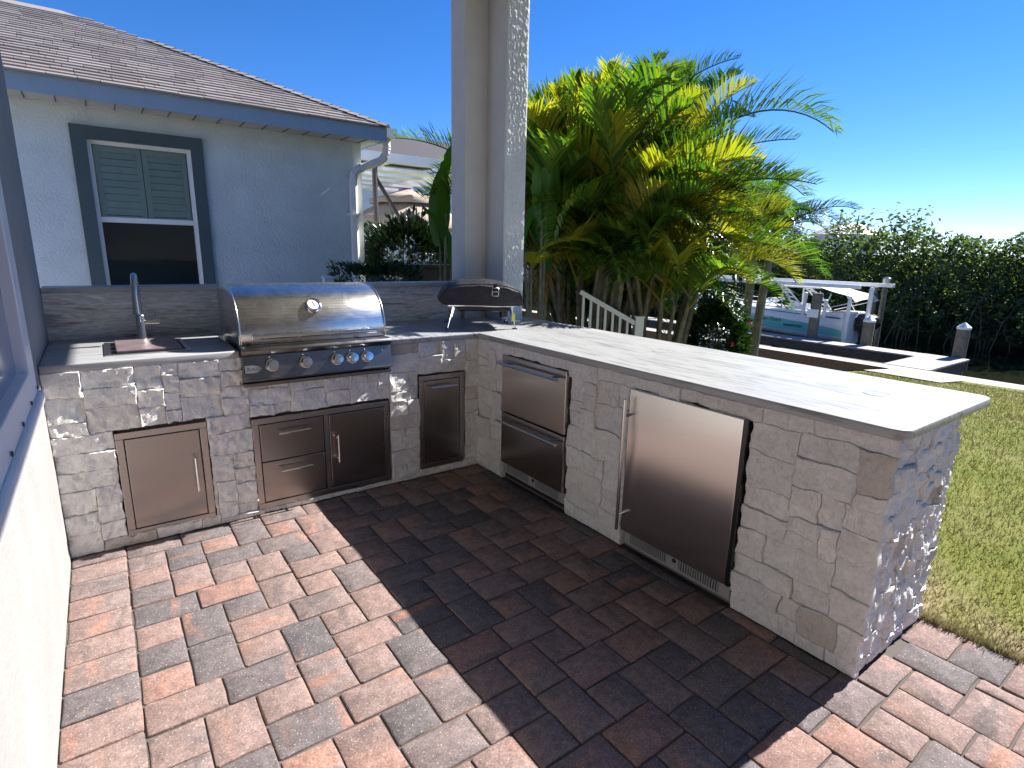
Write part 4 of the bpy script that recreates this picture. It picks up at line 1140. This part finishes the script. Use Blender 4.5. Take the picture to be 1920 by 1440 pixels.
def broadleaf(base, leaves, label):
    o = empty("bird_of_paradise", base, 0, label, "plant", "broad-leaved plants near the column")
    for (dx, dy, h, tilt, rz, s_, k) in leaves:
        mm = MB(); mm.tube([(dx * 0.2, dy * 0.2, -0.15), (dx * 0.7, dy * 0.7, h * 0.55), (dx, dy, h)], [0.022, 0.016, 0.011], 6); mm.build("stalk", M['bark'], o)
        f = link("leaf", bp[k], o, (dx, dy, h)); f.rotation_euler = (tilt, 0, rz); f.scale = (s_, s_, s_)
    return o
broadleaf((1.52, 1.22, -0.12), [(-0.05, -0.02, 1.88, -0.05, 0.5, 0.85, 0), (0.03, 0.02, 1.70, 0.06, -0.4, 0.95, 1), (-0.16, 0.10, 1.6, 0.1, 1.2, 0.8, 2), (0.20, 0.18, 1.35, 0.3, -1.6, 0.7, 1)], "bird of paradise with upright paddle leaves right beside the column")
broadleaf((0.90, 2.10, -0.03), [(0.03, 0.0, 1.86, 0.0, 0.8, 0.95, 1), (0.02, 0.10, 1.55, 0.1, -0.3, 0.9, 0), (0.12, 0.05, 1.3, 0.2, -1.4, 0.8, 2)], "tall torn paddle leaf plant between the neighbouring house and the column")
# a low cycad-like palm behind the worktop: broad fronds with orange tips
fm_tip = frond_mesh("frond", 555, L=0.95, arch=1.0, lift=0.75, leaf=0.30, pairs=40, mats=[M['palm_y'], M['palm_y']], droop=0.25, vee=0.2, w0=0.013)
lp = empty("low_palm", (1.22, 1.02, -0.1), 0, "low palm with a broad yellow-green frond right beside the column", "palm")
for (rz, tl, s_, z) in ((-0.75, 0.05, 0.62, 1.52), (0.4, 0.1, 0.6, 1.40), (-2.0, 0.0, 0.5, 1.40)):
    f = link("frond", fm_tip, lp, (0, 0, z)); f.rotation_euler = (0, tl, rz); f.scale = (s_, s_, s_)
for (dx, dy) in ((0, 0), (0.05, 0.04), (-0.05, 0.04)):
    mm = MB(); mm.tube([(dx, dy, -0.1), (dx * 0.3, dy * 0.3, 1.52 - 2.4 * abs(dx))], [0.018, 0.010], 7); mm.build("stem", M['bark'], lp, smooth=True)

def shrub(name, c, rad, n, size, mat, label, seed, cat="shrub", shell=0.55, stems=5, flat=False):
    g = np.random.default_rng(seed)
    o = empty(name, (c[0], c[1], ground_z(c[0], 0)), 0, label, cat)
    q = g.normal(size=(n, 3)); q /= np.linalg.norm(q, axis=1)[:, None]
    r_ = (shell + (1 - shell) * g.random(n)) ** 0.6
    lump = 1 + 0.22 * np.array([MN.noise((a[0] * 2.2 + seed, a[1] * 2.2, a[2] * 2.2)) for a in q]) * 1.6
    if flat: q = q / np.abs(q).max(axis=1)[:, None] * 0.95; lump = 1 + (lump - 1) * 0.25
    P = q * (r_ * lump)[:, None] * np.array(rad) + np.array([0, 0, c[2] - o.location[2]])
    link("foliage", leaf_cloud("foliage", P, size, mat, 0.5, 0.25, seed), o)
    gg = random.Random(seed)
    for i in range(stems):
        a = gg.uniform(0, 6.28); mm = MB()
        mm.tube([(0.05 * math.cos(a), 0.05 * math.sin(a), -0.1), (rad[0] * .35 * math.cos(a), rad[1] * .35 * math.sin(a), (c[2] - o.location[2]) * 0.9), (rad[0] * .6 * math.cos(a), rad[1] * .6 * math.sin(a), c[2] - o.location[2] + rad[2] * 0.4)], [0.03, 0.018, 0.006], 6); mm.build("branch", M['bark_d'], o)
    return o
hib = shrub("hibiscus_shrub", (4.32, 1.12, 0.30), (0.42, 0.42, 0.68), 5200, 0.085, M['bush'], "dense glossy shrub with tiny red flowers at the palms' right foot", 3)
for (dx, dy, z) in ((0.10, -0.40, 0.95), (-0.2, -0.38, 0.7), (0.3, -0.25, 0.55)):
    mm = MB()
    for k in range(5):
        a = k * 1.2566; mm.add([(0, 0, 0), (0.03 * math.cos(a - .4), -0.01, 0.03 * math.sin(a - .4)), (0.04 * math.cos(a), 0, 0.04 * math.sin(a)), (0.03 * math.cos(a + .4), -0.01, 0.03 * math.sin(a + .4))], [(0, 1, 2, 3)])
    mm.build("flower", plain("red_petal", (0.45, 0.02, 0.03), 0.6), hib, loc=(dx, dy, z))
shrub("dark_shrub", (1.95, 5.1, 1.15), (0.78, 0.6, 0.85), 6500, 0.10, M['bush_shade'], "large shrub beyond the hedge with shade painted into its dark leaves", 8)
shrub("clipped_hedge", (0.40, 2.62, 0.66), (0.46, 0.30, 0.68), 9000, 0.040, M['bush'], "low clipped hedge at the foot of the downspout", 14, "hedge", 0.75, 4, True)
# planter wall right of the hedge
mm = MB(); mm.box(-0.36, 0.36, -0.12, 0.12, -1.28, -0.045); mm.box(-0.40, 0.40, -0.16, 0.16, -0.0445, 0.0)
o = mm.build("garden_bench", M['bronze'], loc=(1.15, 2.75, 1.30), bevel=0.005); tag(o, "dark cabinet-like garden table beside the hedge", "table")

# mangroves on the far bank
def mangroves():
    g = np.random.default_rng(21); n = 120000
    y = -12 + 52 * g.random(n)
    hmax = np.array([2.45 + 0.5 * MN.noise((q * 0.45, 0, 0)) + 0.55 * MN.noise((q * 1.5, 5, 0)) + 0.35 * MN.noise((q * 4.3, 9, 0)) for q in y])
    t_ = g.random(n) ** 0.85
    z = -1.25 + (hmax + 1.25) * t_
    fr_ = np.array([1.1 * MN.noise((a * 0.8, b * 0.9, 3)) + 0.7 * MN.noise((a * 2.1, b * 2.3, 7)) for a, b in zip(y, z)])
    x = 23.2 + fr_ + 0.9 * (t_ ** 2) + g.random(n) ** 1.6 * 2.2
    P = np.stack([x, y, z], 1)
    # sparse emergent sprays above the canopy
    k = 3500; yc = g.choice(-8 + 40 * g.random(26), k); P2 = np.stack([24.4 + g.normal(0, .4, k), yc + g.normal(0, .42, k), 2.6 + np.abs(g.normal(0, .38, k))], 1)
    return leaf_cloud("mangrove_thicket", np.concatenate([P, P2]), 0.17, M['mangrove'], 0.5, 0.35, 4)
tag(link("mangrove_thicket", mangroves()), "dense dark green mangrove thicket along the far canal bank", "mangroves", kind="stuff")
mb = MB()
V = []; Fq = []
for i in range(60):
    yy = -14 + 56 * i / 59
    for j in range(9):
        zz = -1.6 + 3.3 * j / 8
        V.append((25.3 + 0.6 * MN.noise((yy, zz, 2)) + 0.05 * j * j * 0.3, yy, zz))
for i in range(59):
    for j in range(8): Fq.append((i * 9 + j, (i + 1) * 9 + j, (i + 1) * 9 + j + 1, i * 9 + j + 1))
tag(link("mangrove_shade_backing", np_mesh("mangrove_shade_backing", V, Fq, M['under'], True)), "dark sheet painted as the shade inside the mangrove thicket", "mangroves", kind="stuff")  # backing whose dark colour paints the shade behind the leaves
mm = MB()
g = random.Random(6)
for i in range(110):
    yy = g.uniform(-8, 22); x0 = g.uniform(23.0, 24.6)
    p0 = Vector((x0 - g.uniform(0, .7), yy + g.gauss(0, .3), -1.7)); p2 = Vector((x0 + 0.4, yy + g.gauss(0, .25), g.uniform(-0.3, 0.9)))
    mm.tube([p0, (p0 + p2) / 2 + Vector((-0.15, 0, 0.25)), p2], 0.018, 5, cap=False)
o = mm.build("mangrove_roots", M['bark_d'], fix=False); tag(o, "tangle of thin prop roots at the waterline", "mangrove roots", kind="stuff")

# ------------------------------------------------------------------ seawall, dock, piles
mm = MB(); mm.box(12.42, 13.28, -60, 60, -1.15, -1.0); mm.box(12.55, 13.12, -60, 60, -4, -1.151)
tag(mm.build("seawall", M['concrete'], bevel=0.02), "long pale concrete seawall cap along the lawn's edge", "seawall")
def strip(name, x0, x1, y0, y1, dz, mat, label, cat):
    V = []; n_ = 12
    for i in range(n_ + 1):
        x = x0 + (x1 - x0) * i / n_
        for yy in (y0, y1): V.append((x, yy, ground_z(x, 0) + dz))
    Fq = [(2 * i, 2 * i + 2, 2 * i + 3, 2 * i + 1) for i in range(n_)]
    return tag(link(name, np_mesh(name, V, Fq, mat)), label, cat, kind="structure")
strip("planting_bed", 9.6, 12.41, 1.95, 40, 0.022, M['mulch'], "dark mulch bed on the lawn side of the seawall", "planting bed")
strip("walkway", 11.0, 12.41, 0.55, 1.94, 0.026, M['concrete'], "pale paved walkway leading to the dock", "walkway")
dk = empty("dock", (15.6, 1.5, -1), 0, "weathered timber dock with an L-shaped deck behind the seawall", "dock")
def dbox(name, mat, b, **kw):
    m2 = MB(); m2.box(b[0] - 15.6, b[1] - 15.6, b[2] - 1.5, b[3] - 1.5, b[4] + 1, b[5] + 1); return m2.build(name, mat, dk, **kw)
y = 1.45
while y < 14:                                     # finger pier, boards across
    dbox("deck_board", M['wood_grey'], (15.3, 16.02, y, y + 0.138, -1.03, -0.99 + rng.uniform(-.003, .003))); y += 0.145
x = 13.29
while x < 15.29:                                  # walkway to the finger
    dbox("deck_board", M['wood_grey'], (x, x + 0.138, 1.45, 2.42, -1.03, -0.99 + rng.uniform(-.003, .003))); x += 0.145
for b in ((15.33, 15.39, 2.43, 14, -1.28, -1.031), (15.93, 15.99, 1.46, 14, -1.28, -1.031), (13.3, 15.9, 1.47, 1.53, -1.28, -1.031), (13.3, 15.32, 2.34, 2.40, -1.28, -1.031)): dbox("joist", M['wood_brown'], b)
dbox("cross_beam", M['wood_brown'], (14.2, 14.32, 2.5, 14, -1.35, -1.15))
def pile(c, h, r_, capped, label, sign=False):
    o = empty("dock_pile", (c[0], c[1], -1), 0, label, "piling", "timber piles along the dock")
    mm = MB(); mm.tube([(0, 0, -2.5), (0, 0, h)], [r_ * 1.05, r_], 14); mm.build("post", M['pile'], o, smooth='angle')
    if capped:
        mm = MB(); mm.lathe([(r_ + 0.012, h - 0.03), (r_ + 0.012, h + 0.02), (0.0, h + 0.16)], (0, 0, 0), n=14); mm.build("cap", M['white_paint'], o)
    if sign:
        mm = MB(); mm.box(-r_ - 0.03, -r_ - 0.005, -0.17, 0.17, h - 0.75, h - 0.50); mm.build("notice_board", M['white_paint'], o)
    return o
pile((16.20, 5.61), 1.42, 0.15, False, "taller brown pile carrying a small white board, in front of the boat", True)
pile((16.20, 4.02), 0.72, 0.15, True, "white-capped pile beside the boat's engine")
pile((16.20, 1.75), 0.78, 0.15, True, "white-capped pile standing alone at the dock's outer corner")
mm = MB(); mm.tube([(0, 0, -0.2), (0, 0, 0.92)], 0.06, 10); mm.lathe([(0.065, 0.9), (0.05, 0.97), (0, 0.98)], (0, 0, 0), n=12)
o = mm.build("guide_pole", M['white_paint'], smooth='angle', loc=(16.35, 4.16, -0.3)); tag(o, "short white guide pole rising behind the capped pile", "pole")

# ------------------------------------------------------------------ boat on its lift
bt = empty("motor_boat", (18.0, 5.1, -1.25), 0, "white and teal motor boat with tower raised on a lift", "boat")
LB = 6.3                                          # stern at y=0, bow at y=LB
def hull():
    secs = []
    N = 22
    for i in range(N + 1):
        s_ = i / N; y = s_ * LB
        hb_ = 1.05 * (1 - max(0, (s_ - 0.45) / 0.55) ** 2.3) + 0.002
        zs = 0.90 + 0.10 * max(0, s_ - 0.12) ** 0.8 + 0.25 * s_ ** 2.5      # sheer
        if s_ < 0.25: zs -= 0.05 * (1 - s_ / 0.25)
        zk = 0.0 + 0.62 * max(0, (s_ - 0.62) / 0.38) ** 2.2            # keel rises to the bow
        zc = 0.14 + 0.40 * s_ ** 1.8                               # chine
        zt0 = 0.29 + 0.10 * s_                                    # teal bottom
        zt1 = 0.50 + 0.34 * min(1, s_ * 1.5) ** 0.8                # teal top (swoops up forward)
        hc = hb_ * 0.90
        secs.append((y, hb_, zs, zk, zc, zt0, zt1, hc))
    V = []; Fq = []; mi = []
    K = 7
    for (y, hb_, zs, zk, zc, zt0, zt1, hc) in secs:
        zt0 = max(zt0, zc + 0.04); zt1 = min(max(zt1, zt0 + 0.03), zs - 0.1)
        f = lambda z: hc + (hb_ - hc) * min(1, max(0, (z - zc) / (zs - zc)))
        ring = [(0, zk), (-hc * 0.5, zk + (zc - zk) * 0.5), (-hc, zc), (-f(zt0), zt0), (-f(zt1), zt1), (-f(zs), zs), (-f(zs) + min(0.12, hb_ * 0.5), zs + 0.02)]
        for (x, z) in ring: V.append((x, y, z))
        for (x, z) in reversed(ring[1:]): V.append((-x, y, z))
    P_ = 2 * K - 1
    mats_ = [2, 2, 2, 1, 0, 0, 0, 0, 0, 1, 2, 2, 2]
    for i in range(N):
        for j in range(P_ - 1):
            a, b = i * P_ + j, i * P_ + j + 1
            Fq.append((a, b, b + P_, a + P_)); mi.append({0: 2, 1: 2, 2: 2, 3: 1, 4: 0, 5: 0, 6: 0, 7: 0, 8: 0, 9: 1, 10: 2, 11: 2, 12: 2}[j])
        a, b = i * P_ + P_ - 1, i * P_
        Fq.append((a, b, b + P_, a + P_)); mi.append(2)
    return V, Fq, mi, P_, N
V, Fq, mi, P_, N = hull()
me = np_mesh("hull", V, Fq, [M['gel_white'], M['gel_teal'], M['gel_grey']], True, mi); link("hull", me, bt)
mm = MB(); mm.add(V[:P_], [tuple(range(P_))]); mm.build("transom", M['gel_white'], bt)
mm = MB(); mm.tube([(-1.035, y, 0.88 + 0.10 * max(0, y / LB - .12) ** .8 + .25 * (y / LB) ** 2.5) for y in (0.1, 1, 2, 2.8)] , 0.02, 6); mm.build("rub_rail", M['ink'], bt)
# boat lettering on the near side
mtx = lambda y, z: frame_mtx((-1.035, y, z), (0, -1, 0), (-0.16, 0, 1))
text_mesh("hull_name", "Ocean Fluxe", 0.20, M['ink'], bt, mtx(3.05, 0.64), shear=0.35)
text_mesh("maker_lettering", "nauticstar", 0.17, M['ink'], bt, mtx(1.92, 0.50), shear=0.15, extrude=0.002, spacing=1.0)
# windshield, tower, bimini
mm = MB(); mm.add([(-0.80, 2.15, 1.02), (-0.80, 2.75, 1.30), (-0.62, 3.25, 1.06), (0.62, 3.25, 1.06), (0.80, 2.75, 1.30), (0.80, 2.15, 1.02), (-0.55, 2.80, 1.32), (0.55, 2.80, 1.32)], [(0, 2, 1), (2, 3, 7, 6), (3, 5, 4), (1, 2, 6), (4, 7, 3)]); ws = mm.build("windshield", M['glass'], bt, fix=False)
mm = MB()
for a, b in (((-0.80, 2.15, 1.02), (-0.80, 2.75, 1.30)), ((-0.80, 2.75, 1.30), (-0.55, 2.80, 1.32)), ((-0.55, 2.80, 1.32), (0.55, 2.80, 1.32)), ((-0.62, 3.25, 1.06), (-0.55, 2.80, 1.32)), ((0.62, 3.25, 1.06), (0.55, 2.80, 1.32)), ((-0.8, 2.15, 1.02), (-0.62, 3.25, 1.04))): mm.tube([a, b], 0.014, 6)
mm.build("windshield_frame", M['chrome'], ws)
tw = empty("tower", (0, 0, 0)); tw.parent = bt
for sx in (-1, 1):
    f1 = [(sx * 0.93, 1.30, 0.98), (sx * 0.90, 1.55, 1.28), (sx * 0.82, 1.90, 1.58), (sx * 0.70, 2.20, 1.76)]
    f2 = [(sx * 0.93, 1.62, 0.98), (sx * 0.90, 1.82, 1.28), (sx * 0.82, 2.10, 1.58), (sx * 0.70, 2.36, 1.76)]
    mm = MB(); mm.tube(f1, 0.030, 8); mm.tube(f2, 0.030, 8)
    for k in range(4): mm.tube([f1[k], f2[k]], 0.024, 8)
    for k in range(3):
        mm.tube([(Vector(f1[k]) + Vector(f1[k + 1])) / 2, (Vector(f2[k]) + Vector(f2[k + 1])) / 2], 0.024, 8)
    mm.build("arch_leg", M['gel_white'], tw, smooth='angle')
    mm = MB(); mm.tube([(sx * 0.70, 2.25, 1.76), (sx * 0.72, 2.22, 1.0)], 0.028, 8); mm.build("front_leg", M['gel_white'], tw, smooth='angle')
mm = MB(); mm.box(-0.78, 0.78, 0.95, 2.45, 1.75, 1.80); mm.build("tower_top", M['gel_white'], tw, bevel=0.02)
# bimini canvas, sagging between bows
V = []; Fq = []
for i in range(9):
    y = -0.22 + 1.2 * i / 8
    for j in range(7):
        x = -0.85 + 1.7 * j / 6
        V.append((x, y, 1.50 + 0.30 * (i / 8) ** 0.7 + 0.10 * math.cos((j / 6 - .5) * 2.6) - 0.05 * math.sin(i / 8 * math.pi) - (0.12 if i == 0 else 0)))
for i in range(8):
    for j in range(6): Fq.append((i * 7 + j, (i + 1) * 7 + j, (i + 1) * 7 + j + 1, i * 7 + j + 1))
bm_ = link("bimini_canvas", np_mesh("bimini_canvas", V, Fq, M['canvas_c'], True), bt)
mm = MB()
for sx in (-0.84, 0.84):
    mm.tube([(sx, -0.2, 1.42), (sx, 1.15, 0.98)], 0.014, 6); mm.tube([(sx, 0.55, 1.62), (sx, 0.75, 0.98)], 0.018, 6); mm.tube([(sx, 0.92, 1.68), (sx, 0.45, 0.98)], 0.014, 6)
mm.build("bimini_frame", M['gel_white'], bm_)
# console, seats, cowling
mm = MB(); mm.box(-0.85, 0.85, 0.10, 0.75, 0.85, 1.02); mm.build("stern_seat", M['gel_white'], bt, bevel=0.05)
mm = MB(); mm.box(0.1, 0.7, 1.9, 2.4, 0.7, 1.15); mm.build("helm_console", M['gel_white'], bt, bevel=0.04)
mm = MB(); mm.tube([(-0.95, 3.3, 1.08), (-0.86, 4.0, 1.22), (-0.6, 5.2, 1.34), (0, 6.0, 1.42), (0.6, 5.2, 1.34), (0.86, 4.0, 1.22), (0.95, 3.3, 1.08)], 0.016, 6); mm.build("bow_rail", M['chrome'], bt)
en = empty("outboard_engine", (0, 0, 0)); en.parent = bt
mm = MB(); mm.prism([(-0.05, 0.45), (0.0, 0.85), (-0.10, 1.00), (-0.38, 1.02), (-0.60, 0.92), (-0.66, 0.70), (-0.55, 0.52), (-0.25, 0.42)], lambda u, v, h: (h, u, v), -0.24, 0.24); mm.build("cowl", M['black_gloss'], en, bevel=0.06, seg=3, smooth='angle')
mm = MB(); mm.prism([(-0.10, 0.46), (-0.45, 0.46), (-0.40, -0.25), (-0.55, -0.32), (-0.18, -0.40)], lambda u, v, h: (h, u, v), -0.07, 0.07); mm.build("lower_unit", M['black_gloss'], en, bevel=0.02)
mm = MB()
for k in range(3):
    a = k * 2.094; mm.add([(0, -0.58, -0.28), (0.16 * math.cos(a - .3), -0.60, -0.28 + 0.16 * math.sin(a - .3)), (0.18 * math.cos(a + .3), -0.56, -0.28 + 0.18 * math.sin(a + .3))], [(0, 1, 2)])
mm.build("propeller", M['chrome'], en, fix=False)
# lift: long top beam on posts, white guide poles
lf = empty("boat_lift", (18, 5.1, -1.6), 0, "boat lift with a long white top beam over the boat", "boat lift")
mm = MB(); mm.box(-1.30, -1.15, -0.45, 7.0, 2.19, 2.31); b_ = mm.build("top_beam", M['white_paint'], lf, bevel=0.01)
text_mesh("beam_lettering", "BOAT LIFT", 0.085, M['badge'], b_, frame_mtx((-1.3025, 2.75, 2.24), (0, -1, 0), (0, 0, 1)))
mm = MB(); mm.box(1.15, 1.30, -0.45, 7.0, 2.19, 2.31); mm.build("top_beam", M['white_paint'], lf, bevel=0.01)
for (x, y) in ((-1.21, 6.5), (1.21, -0.2), (1.21, 6.5), (-1.21, -0.05)):
    if (x, y) == (-1.21, -0.05): x = 0.9
    mm = MB(); mm.tube([(x, y, -2), (x, y, 2.185)], 0.075, 12); mm.build("post", M['pile'], lf, smooth='angle')
mm = MB(); mm.lathe([(0.12, 0), (0.12, 0.16), (0.08, 0.2)], (1.1, -0.25, 2.321), n=12); mm.build("motor_cover", M['badge'], lf)
for y in (0.9, 3.6):
    mm = MB(); mm.box(-1.2, 1.2, y - 0.08, y + 0.08, 0.10, 0.30); mm.build("cradle_beam", M['badge'], lf)
for (x, y, z0, z1) in ((-1.25, -0.20, 0.5, 1.92), (-1.25, 1.18, 1.2, 1.95), (-1.15, 0.55, 1.2, 1.75)):
    mm = MB(); mm.tube([(x, y, z0), (x, y - 0.02, z1)], 0.055, 10); mm.lathe([(0.06, 0), (0.06, 0.03), (0.02, 0.05)], (x, y - 0.02, z1), n=10); mm.build("guide_pole", M['white_paint'], lf, smooth='angle')
for y in (0.9, 3.6):
    mm = MB(); mm.tube([(-1.2, y, 0.3), (-1.21, y, 2.16)], 0.008, 5); mm.build("cable", M['bronze'], lf)

# ------------------------------------------------------------------ things behind the hedge and the palms
cg = empty("screen_enclosure", (2.3, 6.3, 0), 0, "white roofed patio enclosure with a bronze post behind the shrub", "patio cover")
mm = MB(); mm.box(-1.6, 1.6, -0.3, -0.2, 2.86, 3.0); mm.build("front_beam", M['white_paint'], cg)
for k in range(5):
    y = 0.3 + 0.75 * k
    mm = MB(); mm.box(-1.6, 1.6, y, y + 0.34, 2.80, 2.86); mm.build("roof_panel", M['white_frame'], cg)
for xx in (-1.4, -0.2, 1.0):
    mm = MB(); mm.box(xx, xx + 0.10, -0.2, 3.9, 2.865, 2.95); mm.build("rafter", M['white_paint'], cg)
mm = MB(); mm.tube([(-0.46, -0.25, -0.1), (-0.46, -0.25, 2.86)], 0.045, 8); mm.build("post", M['bronze'], cg)
mm = MB(); mm.beam((-0.46, -0.25, 2.62), (0.05, -0.25, 1.85), 0.05, 0.05); mm.build("brace", M['bronze'], cg)
um = empty("patio_umbrella", (3.85, 9.0, 0), 0, "tan two-tier patio umbrella under the white patio cover", "umbrella")
def canopy(r0, z0, r1, z1, name):
    V = []; Fq = []
    for (r_, z) in ((r0, z0), ((r0 + r1) / 2, (z0 + z1) / 2 - 0.02), (r1, z1), (r1, z1 - 0.10)):
        for k in range(8):
            a = math.pi / 8 + k * math.pi / 4; V.append((r_ * math.cos(a), r_ * math.sin(a), z))
    for i in range(3):
        for k in range(8): Fq.append((i * 8 + k, i * 8 + (k + 1) % 8, (i + 1) * 8 + (k + 1) % 8, (i + 1) * 8 + k))
    return link(name, np_mesh(name, V, Fq, M['tan']), um)
canopy(0.03, 2.82, 0.85, 2.55, "upper_canopy"); canopy(0.55, 2.52, 1.55, 2.02, "lower_canopy")
mm = MB(); mm.tube([(0, 0, 0), (0, 0, 2.85)], 0.03, 8); mm.lathe([(0.05, 2.82), (0.05, 2.88), (0.02, 2.9)], (0, 0, 0), n=10); mm.build("pole", M['bronze'], um)
for k in range(8):
    a = math.pi / 8 + k * math.pi / 4; mm = MB(); mm.tube([(0.1 * math.cos(a), 0.1 * math.sin(a), 2.45), (1.5 * math.cos(a), 1.5 * math.sin(a), 1.98)], 0.012, 5); mm.build("rib", M['bronze'], um)
h2 = empty("background_house", (11, 20, 0), 0, "far house with a grey hip roof seen between gutter and column", "house")
mm = MB(); mm.box(-5.0, 6.0, 0, 8, 0, 4.9); mm.build("wall", M['stucco_n'], h2)
mm = MB(); mm.add([(-5.6, -0.6, 4.85), (6.6, -0.6, 4.85), (6.6, 8.6, 4.85), (-5.6, 8.6, 4.85), (-2.0, 4, 6.9), (3.0, 4, 6.9)], [(0, 1, 5, 4), (1, 2, 5), (2, 3, 4, 5), (3, 0, 4), (0, 3, 2, 1)]); mm.build("roof", M['roof_far'], h2)
h3 = empty("distant_house", (72, 30, -1), 0, "distant pale metal roof peeking above the mangroves", "house")
mm = MB(); mm.box(-3, 3, -2.4, 2.4, 0, 5.4); mm.build("wall", M['white_paint'], h3)
mm = MB(); mm.add([(-3.5, -3.0, 5.35), (3.5, -3.0, 5.35), (3.5, 3.0, 5.35), (-3.5, 3.0, 5.35), (0, -1.3, 6.75), (0, 1.3, 6.75)], [(0, 1, 4), (1, 2, 5, 4), (2, 3, 5), (3, 0, 4, 5), (0, 3, 2, 1)]); rf = mm.build("roof", M['roof_metal'], h3)
for k in range(9):
    y = -1.2 + 2.4 * k / 8; mm = MB(); mm.tube([(0, y, 6.76), (-3.5, y * 1.9, 5.37)], 0.05, 4); mm.build("seam", M['white_paint'], rf)
# white stair rail between the palm stems
rl = empty("stair_rail", (2.58, 1.20, 0), -0.63, "white picket stair railing between the palm stems", "railing")
mm = MB(); mm.beam((-0.42, 0, 1.05), (0.20, 0, 0.72), 0.05, 0.05); mm.build("top_rail", M['white_paint'], rl)
mm = MB(); mm.beam((-0.42, 0, 0.40), (0.20, 0, 0.07), 0.04, 0.04); mm.build("bottom_rail", M['white_paint'], rl)
for k in range(7):
    x = -0.38 + 0.083 * k; z = 1.05 - 0.532 * (x + 0.42) - 0.026; mm = MB(); mm.box(x - 0.013, x + 0.013, -0.013, 0.013, z - 0.62, z); mm.build("picket", M['white_paint'], rl)
mm = MB(); mm.box(0.20, 0.29, -0.045, 0.045, -0.4, 0.78); mm.box(0.19, 0.30, -0.055, 0.055, 0.7805, 0.80); mm.build("newel_post", M['white_paint'], rl)
print("objects", len(bpy.data.objects), "shingles", cnt, "pavers", len(rects), "stones", len(bw) + len(sw) + len(ew))
